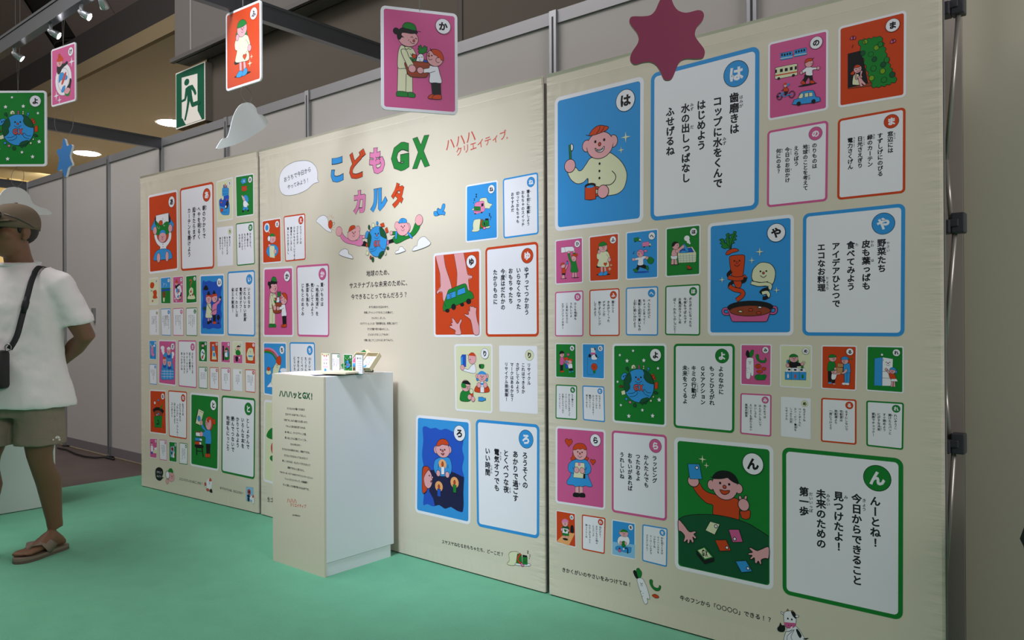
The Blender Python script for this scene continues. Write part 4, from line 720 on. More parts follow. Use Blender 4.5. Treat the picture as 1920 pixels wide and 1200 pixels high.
def badge(bd, fb, wd, ht, u, v, r, cf, ct, ch, line=True):
    a, b = fb(u, v); R = r*wd
    pts = [(a+R*math.cos(i*math.pi/14), b+R*math.sin(i*math.pi/14)) for i in range(28)]
    bd.poly(pts, cf)
    if line: bd.stroke(pts, wd*.005, 'k', True)
    bd.h += DZ; bd.glyph(ch, a, b, R*1.15, ct, .05)
def textcard(pl, q, kana, parent, h0=.0003, small=False):
    fb = bil(q); wd = np.linalg.norm(np.array(q[1])-q[0]); ht = np.linalg.norm(np.array(q[3])-q[0]); asp = wd/ht
    fill = ART[kana][0]; pr = Print(pl, h0); white = fill == 'c'
    pr.poly(rrect(fb, 0, 0, 1, 1, .065 if not white else .03, asp), 'w' if white else fill)
    if not white:
        bw = .036 if wd > .12 else .045
        pr.poly(rrect(fb, bw, bw*asp, 1-bw, 1-bw*asp, .035, asp), 'w')
    card = pr.build('verse_card', parent)
    bd = Print(pl, pr.h); badge(bd, fb, wd, ht, .80, .139, .108, fill, 'k' if white else 'w', kana[0]); bd.build('kana_badge', card)
    cols = []; t = ''; dep = 0
    for ch in VERSE[kana]:
        if ch == '[': dep = 1
        if ch == ']': dep = 0
        if ch == '|' and not dep: cols.append(t); t = ''
        else: t += ch
    cols.append(t); n = len(cols)
    tx = Print(pl, pr.h); u0 = {5: .785, 4: .72, 3: .66}[n]; pitch = ht*.0655
    for i, c in enumerate(cols):
        a, b = fb(u0-.148*i, .285); tx.vtext(c, a, b, pitch, pitch*.97, 'x', .036 if wd > .14 else .028, wd > .075)
    tx.build('verse', card)
    return card
WHAT = {'は': 'child brushing teeth', 'の': 'vehicles and walker', 'ま': 'leafy window', 'や': 'carrot and pot', 'よ': 'smiling globe', 'ん': 'boy holding up a card', 'か': 'woman and child with basket', 'ゆ': 'green toy car', 'ろ': 'candles', 'あ': 'child opening curtains', 'い': 'couple in a dark room', 'と': 'girl lifting a book', 'ら': 'girl in blue dress'}

# ------------------------------------------------------------------ the three fabric banners
BZ = 2.245
PL = {'M': Plane((0, 0, 0), (1, 0, 0)), 'R': Plane((0, 0, 0), (1, 0, 0))}
lx0 = onY(484, 620, 0.0)[0]
lv = np.array([1, 0.055, 0]); PL['L'] = Plane((lx0, 0, 0), lv)
def fabric_mat():
    mt = mat('banner_fabric', (222, 212, 195), .36, spec=.5); nt = mt.node_tree; b = nt.nodes['Principled BSDF']
    tc = nt.nodes.new('ShaderNodeTexCoord'); sp = nt.nodes.new('ShaderNodeSeparateXYZ'); nt.links.new(tc.outputs['Generated'], sp.inputs[0])
    def M(op, a, bb):
        n = nt.nodes.new('ShaderNodeMath'); n.operation = op; n.use_clamp = False
        for i, q in enumerate((a, bb)):
            if isinstance(q, (int, float)): n.inputs[i].default_value = q
            elif q is not None: nt.links.new(q, n.inputs[i])
        return n.outputs[0]
    def mask(c, w):   # 1 at both edges of the cloth, 0 inside
        e = M('MINIMUM', c, M('SUBTRACT', 1.0, c)); return M('MAXIMUM', M('SUBTRACT', 1.0, M('DIVIDE', e, w)), 0.0)
    geo = nt.nodes['Geometry'] if 'Geometry' in nt.nodes else nt.nodes.new('ShaderNodeNewGeometry')
    def noise(scale, st, det=3):
        mp = nt.nodes.new('ShaderNodeMapping'); mp.inputs['Scale'].default_value = st; nt.links.new(geo.outputs['Position'], mp.inputs['Vector'])
        n = nt.nodes.new('ShaderNodeTexNoise'); n.inputs['Scale'].default_value = scale; n.inputs['Detail'].default_value = det; nt.links.new(mp.outputs[0], n.inputs['Vector']); return n.outputs['Fac']
    side = M('MULTIPLY', noise(22, (.25, 1, 1.6)), mask(sp.outputs[0], .045))
    top = M('MULTIPLY', noise(26, (1.5, 1, .2)), mask(sp.outputs[2], .035))
    top2 = M('MULTIPLY', noise(4, (1.3, 1, .6), 2), M('MAXIMUM', M('SUBTRACT', 1.0, M('DIVIDE', M('SUBTRACT', 1.0, sp.outputs[2]), .22)), 0.0))
    crease = M('MULTIPLY', noise(8, (1.3, 1, .4), 2), M('MULTIPLY', M('MAXIMUM', M('SUBTRACT', 1.0, M('DIVIDE', sp.outputs[0], .3)), 0.0), M('MAXIMUM', M('SUBTRACT', 1.0, M('DIVIDE', M('SUBTRACT', 1.0, sp.outputs[2]), .32)), 0.0)))
    wave = M('MULTIPLY', noise(2.2, (1, 1, .6), 2), .9)
    hsum = M('ADD', M('ADD', M('MULTIPLY', side, .55), M('MULTIPLY', top, .55)), M('ADD', M('ADD', M('MULTIPLY', top2, 1.1), M('MULTIPLY', crease, 2.6)), wave))
    bp = nt.nodes.new('ShaderNodeBump'); bp.inputs['Strength'].default_value = .35; bp.inputs['Distance'].default_value = .03
    nt.links.new(hsum, bp.inputs['Height']); nt.links.new(bp.outputs[0], b.inputs['Normal'])
    return mt
FAB = fabric_mat()
HEM = mat('banner_hem', (206, 196, 172), .5)
BAN = {}
def banner(key, xa, xb, label):
    pl = PL[key]; a0 = pl.px(xa, 620)[0]; a1 = pl.px(xb, 620)[0]
    t = thing('fabric_banner', pl.P((a0+a1)/2, 0), label, 'banner', 'cream fabric display banners')
    mb = MB(); zb = .006; th = .012; r = .008
    prof = [(a0, -th), (a0+.001, -.003), (a0+r, 0), (a1-r, 0), (a1-.001, -.003), (a1, -th)]
    lo = [pl.P(a, zb, h) for a, h in prof]; hi = [pl.P(a, BZ, h) for a, h in prof]; n = len(prof)
    mb.add(lo+hi, [(i, i+1, n+i+1, n+i) for i in range(n-1)]+[tuple(range(n, 2*n))]+[tuple(range(n))[::-1], (n-1, 0, n, 2*n-1)], FAB)
    cl = mb.build('cloth', t)
    mb = MB(); q = [pl.P(a, z, h) for a, z, h in ((a0+.004, BZ-.05, .0003), (a1-.004, BZ-.05, .0003), (a1-.004, BZ-.001, .0014), (a0+.004, BZ-.001, .0014), (a0+.004, BZ-.001, 0), (a1-.004, BZ-.001, 0))]; mb.add(q, [(0, 1, 2, 3), (3, 2, 5, 4)], FAB); mb.build('top_hem', cl)
    BAN[key] = t
    return t, a0, a1
LAB = {'L': 'cream fabric banner furthest left beside the grey partition, many small printed cards',
       'M': 'cream fabric banner in the middle with the large coloured title lettering',
       'R': 'cream fabric banner at the right end with the biggest printed cards'}
for key, xa, xb in (('L', 263.5, 483.5), ('M', 487, 1019.5), ('R', 1026.5, 1769)):
    banner(key, xa, xb, LAB[key])
for ln in CARDS.strip().splitlines():
    k = ln.split(); pl = PL[k[0]]; q = [pl.px(*c) for c in SRCQ[(k[1], k[2])]]
    if k[2] == 'p':
        o = picture(pl, q, k[1], BAN[k[0]])
        if k[1] in WHAT: o['label'] = COLR[ART[k[1]][0]]+' picture card, '+WHAT[k[1]]
    else: textcard(pl, q, k[1], BAN[k[0]])
# the pale card half hidden by the counter
pl = PL['M']; q = [pl.px(*c) for c in ((495.3, 749.2), (556, 755), (556, 921), (493.7, 902))]
fb = bil(q); pr = Print(pl); wd = abs(q[1][0]-q[0][0]); asp = wd/abs(q[0][1]-q[3][1])
pr.poly(rrect(fb, 0, 0, 1, 1, .06, asp), 'w'); pr.poly(rrect(fb, .037, .028, .963, .972, .03, asp), 'c'); cd_ = pr.build('picture_card', BAN['M'])
il = Print(pl, pr.h); fm = lambda x, y: PL['M'].px(485+x/5.218, 630+y/5.218)
draw(il, ART['つ2'][2], fm, .0016); il.build('illustration', cd_)

def px(pl): return lambda x, y: pl.px(x, y)
def crop(pl, k): 
    ox, oy, s = FR[k]; return lambda x, y: pl.px(ox+x/s, oy+y/s)
def caption(key, txt, x0, y0, x1, y1, size, col='x', off=.02, name='caption', parent=None, pl=None, pr=None):
    pl = pl or PL[key]; p = pr or Print(pl); p.hline(txt, pl.px(x0, y0), pl.px(x1, y1), size, col, off)
    if pr is None: return p.build(name, parent or BAN[key])
def pic(key, ops, k, name, sw=.0018):
    p = Print(PL[key]); draw(p, ops, crop(PL[key], k), sw); return p.build(name, BAN[key])
# title of the middle banner, in crop K
KX = lambda x: 485+x/4.445
KY = lambda y: 230+y/4.445
def title(ch, c, x0, y0, x1, y1, bo=.052):
    pl = PL['M']; p = Print(pl); cx, cy = (x0+x1)/2, (y0+y1)/2
    sl = (KY(cy)-628)/(KX(cx)+800)
    a, b = pl.px(KX(cx), KY(cy)); A = abs(pl.px(KX(x1), KY(cy))[0]-pl.px(KX(x0), KY(cy))[0])/2
    hh = (y1-y0)-abs(sl)*(x1-x0); Bq = abs(pl.px(KX(cx), KY(cy-hh/2))[1]-pl.px(KX(cx), KY(cy+hh/2))[1])/2
    p.glyph(ch, a, b, 1, 'x', bo+.023, fit=(A*1.03, Bq*1.02)); p.h += DZ*3; p.glyph(ch, a, b, 1, c, bo, fit=(A*.97, Bq*.985))
    return p.build('title_letter', BAN['M'])
for g in (('こ', 'b', 602, 278, 706, 508), ('ど', 'o', 756, 212, 892, 480, .026), ('も', 'm', 922, 192, 1050, 442), ('G', 'g', 1104, 150, 1252, 420), ('X', 'g', 1280, 98, 1424, 392), ('カ', 'm', 788, 555, 892, 770), ('ル', 'b', 930, 534, 1072, 752), ('タ', 'o', 1104, 490, 1212, 718)): title(*g)
pic('M', HERO, 'K', 'hero_illustration'); pic('M', BIRD, 'L', 'bird_drawing')
pl = PL['M']; p = Print(pl); draw(p, 'p w 170 500 180 430 220 370 290 330 370 316 430 325 475 365 492 420 490 470 502 494 470 504 445 520 400 560 320 596 240 608 195 590 175 550', crop(pl, 'K'), .002)
bub = p.build('speech_bubble', BAN['M']); p2 = Print(pl, p.h)
p2.hline('おうちで今日から', pl.px(KX(210), KY(478)), pl.px(KX(438), KY(386)), .058, 'x', .012); p2.hline('やってみよう！', pl.px(KX(240), KY(540)), pl.px(KX(422), KY(474)), .058, 'x', .012); p2.build('lettering', bub)
LX = lambda x: 795+x/5.217
LY = lambda y: 230+y/5.217
p = Print(pl); p.hline('ハハハ', pl.px(LX(205), LY(226)), pl.px(LX(510), LY(114)), .088, 'R', .01); p.hline('クリエイティブ', pl.px(LX(310), LY(290)), pl.px(LX(810), LY(110)), .078, 'R', .012); p.hline('®', pl.px(LX(804), LY(152)), pl.px(LX(828), LY(144)), .03, 'R', 0); p.build('logo_lettering', BAN['M'])
NX = lambda x: 590+x/4.285
NY = lambda y: 380+y/4.285
p = Print(pl)
for t, x0, y0, x1, y1, sz in (('地球のため、', 415, 570, 622, 556, .05), ('サステナブルな未来のために、', 278, 668, 768, 640, .05), ('今できることってなんだろう？', 292, 758, 748, 738, .05)): p.hline(t, pl.px(NX(x0), NY(y0)), pl.px(NX(x1), NY(y1)), sz, 'x', .016)
p.build('slogan', BAN['M'])
p = Print(pl)
for t, x0, x1, y in (('まずは毎日の生活の中で、', 434, 604, 838), ('気軽にチャレンジできることを集めて、', 396, 642, 882), ('カルタにしました。', 456, 580, 926), ('GXアクションとは「脱炭素社会」実現に向けて', 366, 668, 970), ('行う行動や取り組みのこと。', 424, 606, 1015), ('どんな小さなことでもOK!', 428, 600, 1059), ('行動に起こすことからはじめてみよう。', 396, 640, 1104)): p.hline(t, pl.px(NX(x0), NY(y+1)), pl.px(NX(x1), NY(y)), .026, 'x', .014)
p.build('small_print', BAN['M'])
caption('M', 'スヤスヤねむるおもちゃたち、どーこだ？', 760+248/3.637, 770+892/3.637, 760+672/3.637, 770+982/3.637, .034)
pic('M', ROBOT, 'P', 'toy_drawing'); caption('M', '生ゴミ', 501, 936, 518, 939, .03)
caption('R', 'きかくがいのやさいをみつけてね！', 1030+90/3.84, 1040+106/3.84, 1030+596/3.84, 1040+218/3.84, .034)
caption('R', '牛のフンから「〇〇〇〇」できる！？', 1030+940/3.84, 1040+308/3.84, 1030+1606/3.84, 1040+472/3.84, .037)
pic('R', DAIKON, 'W', 'vegetable_drawing', .0014); pic('R', COW, 'W', 'cow_drawing', .0014)
caption('L', 'にじいろクレヨンはどこかな？', 260+384/5, 720+888/5, 260+600/5, 720+936/5, .034); caption('L', 'ぬりえのうらは、なにになる？', 260+762/5, 720+972/5, 260+984/5, 720+1026/5, .034)
pic('L', KIDGLASS, 'U', 'child_drawing', .0016); pic('L', ROCKET, 'U', 'crayon_drawing', .0014); pic('L', DRAWING, 'U', 'flower_drawing', .0014)
pl = PL['L']; p = Print(pl, .0020); p.hline('さがして', pl.px(260+170/5, 720+822/5), pl.px(260+220/5, 720+832/5), .035, 'w', .01); p.hline('みよう！', pl.px(260+172/5, 720+860/5), pl.px(260+222/5, 720+870/5), .035, 'w', .01); p.build('lettering', BAN['L'])
# ------------------------------------------------------------------ setting: floor, partition, hall
PY = 0.33; PT = 2.665
def st(name, mb, kind='structure'): o = mb.build(name); o['kind'] = kind; return o
M_CONC = mat('concrete_floor', (92, 80, 76), .55, noise=(3, .25), bump=(9, .25, .01))
M_PAN = mat('partition_panel', (186, 182, 178), .5, spec=.3)
M_ALU = mat('aluminium', (168, 170, 174), .34, .7)
M_ALUD = mat('aluminium_dull', (150, 150, 153), .45, .5)
M_GROOVE = mat('post_groove', (50, 50, 54), .6)
M_BASE = mat('grey_baseboard', (118, 112, 116), .5)
M_HALL = mat('hall_wall_grey', (94, 86, 76), .8, noise=(.7, .05))
M_DARK = mat('hall_ceiling_dark', (30, 27, 26), .85)
M_PANEL = mat('ceiling_panel_grey', (128, 116, 110), .8, noise=(1.2, .06))
M_SOFF = mat('soffit_beige', (196, 184, 158), .75)
mb = MB(); mb.box((-22, -9, -.2), (6, 10, -.005), M_CONC); st('floor', mb)
M_CARP = mat('green_carpet', (97, 170, 137), .95, spec=.1, noise=(7, .12), bump=(180, .5, .006), sheen=.15)
nt = M_CARP.node_tree
mb = MB(); mb.box((-6.03, -7, -.005), (2.4, .30, .0), M_CARP); tag(mb.build('carpet'), 'bright green needle-felt carpet covering the booth floor', 'carpet')

# partition behind the banners: panels, aluminium posts every 0.985 m, top rail, baseboard
pw = thing('wall_back', (-4, PY, 0), kind='structure')
posts = [onY(x, 300, PY)[0] for x in (124, 207, 307, 430, 582)]
step = (posts[-1]-posts[0])/4
xs = [posts[0]+step*i for i in range(-1, 9)]
for i, x in enumerate(xs):
    mb = MB()
    mb.box((x-.02, PY-.028, 0), (x+.02, PY+.02, PT), M_ALU); mb.box((x-.0045, PY-.0295, .03), (x+.0045, PY-.0275, PT-.03), M_GROOVE)
    mb.box((x-.0225, PY-.024, 0), (x-.0195, PY+.0, PT-.05), M_GROOVE)
    mb.build('post', pw); 
    if i < len(xs)-1:
        x1 = xs[i+1]
        if x1 > .9: x1 = 1.0
        mb = MB(); mb.box((x+.02, PY-.006, .09), (x1-.02, PY+.006, PT-.06), M_PAN); mb.build('panel', pw)
        mb = MB(); mb.box((x+.02, PY-.018, PT-.062), (x1-.02, PY+.018, PT), M_ALUD); mb.build('top_rail', pw)
        mb = MB(); mb.box((x+.02, PY-.014, .012), (x1-.02, PY+.014, .09), M_BASE); mb.build('baseboard', pw)
    mb = MB(); mb.tube([(x, PY-.01, 0.0), (x, PY-.01, .012)], .035, M_GROOVE, 12); mb.build('foot', pw)
# white wall panel standing forward at the right end
xr = onY(1808, 600, .305)[0]
mb = MB(); mb.box((xr, .305, 0.001), (2.4, .322, 3.4), mat('side_wall_white', (196, 190, 172), .6)); st('wall_right', mb)
# lower left: rail going off toward the viewer from the partition corner
def thingbox(name, lo, hi, m, label, cat, bev=.0): 
    mb = MB(); mb.box(lo, hi, m, bev); return tag(mb.build(name), label, cat)
M_BEAM = mat('beam_aluminium', (100, 102, 106), .3, .75)
def beam(p0, p1, w, h, label, grp='booth frame beams'):
    """aluminium system beam with two grooves, p0-p1 along one axis; top at z"""
    t = thing('aluminium_beam', ((p0[0]+p1[0])/2, (p0[1]+p1[1])/2, p0[2]), label, 'beam', grp)
    ax = 0 if abs(p0[0]-p1[0]) > abs(p0[1]-p1[1]) else 1
    def bx(o0, o1, z0, z1, m, nm):
        lo = [0, 0, z0]; hi = [0, 0, z1]; lo[ax] = min(p0[ax], p1[ax]); hi[ax] = max(p0[ax], p1[ax]); lo[1-ax] = p0[1-ax]+o0; hi[1-ax] = p0[1-ax]+o1
        mb = MB(); mb.box(lo, hi, m); mb.build(nm, t)
    z = p0[2]; bx(-w/2, w/2, z-h, z, M_BEAM, 'web')
    bx(-w/2-.004, w/2+.004, z-.012, z+.001, M_BEAM, 'flange'); bx(-w/2-.004, w/2+.004, z-h-.001, z-h+.012, M_BEAM, 'flange')
    return t
FY = -1.258
beam((-9.0, FY, PT), (1.5, FY, PT), .03, .085, 'long shiny aluminium beam across the front of the booth carrying spotlights')
xb = posts[2]; beam((xb, FY+.02, PT), (xb, PY-.03, PT), .03, .085, 'aluminium cross beam above the far left of the booth beside the downlights')
xb2 = posts[4]+step; beam((xb2, FY+.02, PT), (xb2, PY-.03, PT), .03, .085, 'aluminium cross beam behind the hanging pink basket card')
xc = xs[0]; beam((xc, FY, PT), (xc, PY-.03, PT), .03, .085, 'aluminium cross beam at the far corner left of the partition')

# hall beyond: beige soffit with downlights, dark ceiling, sloping acoustic panels, grey wall and bulkhead
SZ = 4.0; SY = 0.98
mb = MB(); mb.box((-17, SY+.05, SZ), (-5.0, 9, SZ+.02), M_SOFF); mb.box((-17, SY, SZ), (-5.0, SY+.05, SZ+.16), mat('soffit_lip', (132, 116, 86), .75))
st('ceiling', mb)
mb = MB(); mb.box((-17, SY+.01, SZ+.16), (-5.0, SY+.10, SZ+.5), mat('fascia_grey', (42, 38, 36), .8)); st('trim_1', mb)
mb = MB(); mb.box((-24, 1.69, 5.0), (6, 9, 5.1), M_DARK); st('ceiling', mb)
sl = np.array([0, -math.cos(math.radians(55)), math.sin(math.radians(55))]); sn = np.array([0, -sl[2], sl[1]])
p0 = np.array([0, 1.69, 5.0])
mb = MB()
for k in range(1):
    a = p0-sn*.06
    v = [(-24, *a[1:]), (6, *a[1:]), (6, *(a+sl*4)[1:]), (-24, *(a+sl*4)[1:])]
    mb.add(v, [(0, 1, 2, 3)], M_DARK)
st('ceiling', mb)
mb = MB()
X0 = -24.0; k = 0
while X0 < 4:
    wdt = 1.22
    for j in range(2):
        xa, xb_ = X0+wdt*j+.01, X0+wdt*(j+1)-.01; a = p0+sl*.0; b = p0+sl*3.8; n_ = sn*.03
        f4 = [(xa, *a[1:]), (xb_, *a[1:]), (xb_, *b[1:]), (xa, *b[1:])]
        bk = [(q[0], q[1]-n_[1], q[2]-n_[2]) for q in f4]
        mb.add(f4+bk, [(0, 1, 2, 3), (4, 5, 1, 0), (5, 6, 2, 1), (6, 7, 3, 2), (7, 4, 0, 3), (7, 6, 5, 4)], M_PANEL)
    X0 += wdt*2+.75
o = st('ceiling', mb)
# round dark air outlet and small fittings in the dark ceiling
c = onZ(165, 91, 4.99); mb = MB(); mb.tube([(c[0], c[1], 4.97), (c[0], c[1], 5.0)], [.36, .40], mat('outlet_black', (18, 17, 17), .6), 28); mb.tube([(c[0], c[1], 4.955), (c[0], c[1], 4.975)], [.40, .41], M_DARK, 28)
tag(mb.build('air_outlet'), 'round black air outlet in the dark ceiling behind the small pink card', 'vent')
for x, y, lb in ((271, 28, 'small pale ceiling sprinkler nearest the grey bulkhead'), (198, 70, 'small pale ceiling sprinkler above the round black outlet'), (71, 140, 'small pale ceiling sprinkler above the green globe card')):
    c = onZ(x, y, 4.99); mb = MB(); mb.tube([(c[0], c[1], 4.90), (c[0], c[1], 4.96), (c[0], c[1], 5.0)], [.025, .03, .06], mat('sprinkler_pale', (170, 166, 160), .5), 10)
    tag(mb.build('sprinkler'), lb, 'sprinkler', 'ceiling sprinklers')
# hall wall right of the exit sign with the long bulkhead over it
WY = SY+.02; wx = onY(388, 170, WY)[0]
mb = MB(); mb.box((wx, WY, 0), (6, WY+.12, 7.5), M_HALL); st('wall_rear', mb)
for i, (xp) in enumerate((393, 862)):
    xx = onY(xp, 150, WY)[0]; mb = MB(); mb.box((xx, WY-.008, 0), (xx+.03, WY+.002, 7), mat('seam_dark', (92, 86, 80), .8)); st('trim_%d' % (i+2), mb)
BY = .84; bz = onY(328, 118, BY)[2]; bx0 = onY(328, 100, BY)[0]
mb = MB(); mb.box((bx0, BY, bz), (6, WY-.02, bz+2.6), mat('bulkhead_grey', (112, 108, 104), .8)); mb.box((bx0-.04, BY-.03, bz), (6, BY+.01, bz+.035), mat('bulkhead_lip', (96, 92, 90), .6))
mb.box((onY(357, 60, BY)[0], BY-.006, bz+.03), (onY(360, 60, BY)[0], BY+.001, bz+2.6), mat('seam_pale', (150, 146, 142), .7))
st('trim_4', mb)
# lit wall far left under the soffit
M_WARM = mat('lit_wall_cream', (236, 214, 160), .8)
mb = MB(); mb.box((-17.2, -8, 0), (-17, 9, 6), M_WARM); st('wall_left', mb)
mb = MB(); mb.box((-16.9, SY, 3.35), (-16.6, 9, 3.55), mat('beam_brown', (92, 70, 50), .6)); mb.box((-17, 2.6, 2.2), (-16.94, 2.8, 4), mat('pilaster_pale', (245, 230, 190), .6)); mb.box((-17, 3.4, 2.2), (-16.94, 3.6, 4), mat('pilaster_pale', (245, 230, 190), .6)); st('trim_9', mb)
mb = MB(); mb.box((-17, 9, 0), (6, 9.2, 6), mat('hall_wall_far', (170, 150, 118), .8)); st('wall_far', mb)
for y in (3.0, 5.5): lamp('AREA', 'wall_wash', (-15.8, y, 3.2), (-17, y, 3.0), 22, (1, .86, .58), (.5, 2))
M_EM = mat('lamp_glow', (255, 250, 244), .5, emit=((255, 248, 240), 22))
for (x, y), lb in zip(((163, 287), (237, 262), (322, 230)), ('glowing round downlight in the beige soffit, the one nearest the blue star', 'glowing round downlight in the beige soffit, middle of the three', 'glowing round downlight partly behind the green exit sign')):
    c = onZ(x, y, SZ); t = thing('downlight', c, lb, 'lamp', 'downlights in the beige soffit')
    mb = MB(); mb.tube([(c[0], c[1], SZ-.012), (c[0], c[1], SZ-.008)], .19, M_EM, 28); mb.build('lens', t)
    mb = MB(); mb.tube([(c[0], c[1], SZ-.006), (c[0], c[1], SZ)], [.22, .23], mat('lamp_rim', (220, 214, 200), .5), 28); mb.build('rim', t)
    l = lamp('SPOT', 'downlight_beam', (c[0], c[1], SZ-.05), (c[0], c[1], 0), 140, (1, .9, .74), .15, 150, .8)
lamp('AREA', 'soffit_fill_light', (-10, 4.0, 2.9), (-10, 4.0, 4.0), 36, (1, .86, .66), (9, 5))  # unseen area lamp shining up to brighten the soffit

# exit sign
SXY = .93
def P4(y, *pp): return [onY(a, b, y) for a, b in pp]
tl, tr, br, bl = P4(SXY, (329.5, 138), (384, 115), (384.5, 225), (330.5, 242.5))
x0, x1 = tl[0], tr[0]; z1 = (tl[2]+tr[2])/2; z0 = (bl[2]+br[2])/2
t = thing('exit_sign', ((x0+x1)/2, SXY, z0), 'green and white running man exit sign on the grey hall wall', 'sign')
M_SG = mat('sign_green', (8, 92, 66), .4, emit=((10, 96, 70), .12)); M_SW = mat('sign_white', (226, 222, 214), .4, emit=((230, 226, 216), .25))
mb = MB(); mb.box((x0, SXY+.004, z0), (x1, WY, z1), mat('sign_case', (120, 112, 104), .5)); mb.build('case', t)
mb = MB(); mb.box((x0, SXY, z0), (x1, SXY+.006, z1), M_SW); mb.build('white_border', t)
W = x1-x0; Hh = z1-z0
def sgn(pts, m, nm, h):
    mb = MB(); mb.slab([(x0+W*u, SXY-h, z1-Hh*v) for u, v in pts], (0, -1, 0), .002, m); return mb
mb = sgn([(.02, .02), (.98, .02), (.98, .98), (.02, .98)], M_SG, 'g', .001); mb.build('green_field', t)
mb = sgn([(.22, .14), (.76, .14), (.76, .80), (.88, .97), (.42, .97), (.28, .86), (.34, .82), (.40, .96), (.36, .97), (.22, .80)], M_SW, 'd', .002)
mb = MB(); 
def sq(pts, m, h): mb.slab([(x0+W*u, SXY-h, z1-Hh*v) for u, v in pts], (0, -1, 0), .0012, m)
sq([(.22, .12), (.76, .16), (.76, .80), (.90, .975), (.36, .975), (.24, .84), (.22, .84)], M_SW, .0025); mb.build('doorway', t)
mb = MB()
sq([(.40+.085*math.cos(i*math.pi/9), .235+.058*math.sin(i*math.pi/9)) for i in range(18)], M_SG, .004)
sq([(.36, .34), (.46, .315), (.60, .32), (.70, .43), (.73, .50), (.68, .52), (.62, .44), (.56, .39), (.58, .50), (.62, .63), (.80, .63), (.86, .66), (.84, .70), (.60, .71), (.56, .69), (.50, .58), (.44, .74), (.36, .90), (.31, .89), (.38, .72), (.42, .58), (.42, .46), (.36, .55), (.22, .56), (.22, .52), (.32, .51)], M_SG, .0045); mb.build('running_figure', t)

# track spotlights on the front beam; the middle two are added where it only glints
M_LMP = mat('spot_housing', (190, 190, 194), .35, .5); M_SEM = mat('spot_glow', (255, 255, 255), .5, emit=((250, 248, 255), 60))
sps = []
for i, (sx, sy) in enumerate(((27, 77), (95, 36), (152, 1), (186, -22))):
    c = onY(sx, sy, FY); c = np.array([c[0], FY+.015, PT-.125]); 
    tg = ((-3.9, 0, 1.65), (-3.1, 0, 1.75), (-2.5, 0, 1.6), (-4.6, 0, 1.3))[i]
    t = thing('spotlight', (c[0], FY, PT-.09), ['arm spotlight at the left frame edge', 'added bulb for a glint right above the small pink card', 'added bulb for a glint near the top of the picture', 'arm spotlight at the top edge, furthest right of four'][i]+' on the shiny front beam', 'spotlight', 'spotlights on the front beam')
    d = (np.array(tg)-c); d /= np.linalg.norm(d)
    mb = MB(); mb.tube([(c[0], FY, PT-.085), (c[0], FY, PT-.11), c], .008, M_LMP, 8); mb.build('arm', t)
    mb = MB(); mb.tube([c-d*.03, c-d*.015, c+d*.005, c+d*.022], [.006, .014, .017, .019], M_LMP, 16); mb.build('head', t, True)
    mb = MB(); mb.tube([c+d*.022, c+d*.023], .016, M_SEM, 16); mb.build('bulb', t)
    lamp('SPOT', 'spot_beam', c+d*.04, tg, .6, (1, .985, .95), .04, 70, 1)

# ------------------------------------------------------------------ pop-up frame behind the right banner
M_ROD = mat('frame_rod', (176, 172, 166), .35, .6); M_HUB = mat('hub_grey', (62, 62, 70), .5)
t = thing('banner_frame', (onY(1785, 600, .12)[0], .12, 0), 'folding aluminium rod frame with dark grey joints behind the right end of the banner', 'frame')
HUBS = [(1786, 12), (1787, 420), (1787, 832)]
for hx, hy in HUBS:
    c = onY(hx, hy, .10); mb = MB()
    mb.box((c[0]-.028, .07, c[2]-.030), (c[0]-.004, .125, c[2]+.012), M_HUB, .004); mb.box((c[0]-.004, .085, c[2]-.030), (c[0]+.034, .13, c[2]+.034), M_HUB, .004); mb.box((c[0]-.016, .08, c[2]-.01), (c[0]+.018, .10, c[2]+.014), M_HUB, .003)
    mb.tube([(c[0]-.05, .085, c[2]+.004), (c[0]-.02, .09, c[2]+.004)], .006, M_ROD, 8)
    mb.build('joint', t)
def rod(a, b, y0, y1, r=.0075):
    mb = MB(); mb.tube([onY(*a, y0), onY(*b, y1)], r, M_ROD, 8); mb.build('rod', t, True)
rod((1798, 14), (1774, 300), .10, .16); rod((1774, 300), (1783, 412), .16, .11); rod((1791, 428), (1767, 706), .10, .17); rod((1769, 690), (1780, 824), .17, .11); rod((1789, 838), (1765, 1206), .10, .17)
q0, q1 = onY(1767, 600, .185), onY(1807.5, 600, .20)
mb = MB(); mb.box((q0[0], .19, .0), (q1[0], .196, 2.6), mat('side_sheet', (168, 158, 152), .6)); mb.build('side_sheet', t)
for xq in (484.8, 1022.5, 1768):
    p = onY(xq, 620, .02); mb = MB(); mb.box((p[0]-.006, .016, 0.0), (p[0]+.008, .03, BZ-.03), M_ALUD); mb.build('upright', t)
mb = MB()

# ------------------------------------------------------------------ counter with lettering
CX0, CX1, CY0, CY1, CZ = -3.352, -2.936, -.470, -.045, .928
M_CW = mat('counter_white', (222, 226, 232), .42, spec=.4); M_CC = mat('counter_cream', (212, 203, 184), .5)
t = thing('display_counter', ((CX0+CX1)/2, (CY0+CY1)/2, 0), 'tall narrow white display counter with cream lettered front, before the middle banner', 'counter')
mb = MB(); mb.box((CX0, CY0+.012, .062), (CX1, CY1, CZ), M_CW, .002); mb.build('body', t)
mb = MB(); mb.box((CX0+.006, CY0+.012, 0), (CX1-.005, CY1-.018, .060), M_CW); mb.build('plinth', t)
mb = MB(); mb.box((CX0, CY0, 0.0), (CX1, CY0+.011, CZ-.001), M_CC); fp = mb.build('front_panel', t)
CP = Plane((0, CY0, 0), (1, 0, 0)); QX = lambda x: 485+x/5.218
QY = lambda y: 630+y/5.218
RX = lambda x: 485+x/4.614
RY = lambda y: 840+y/4.614
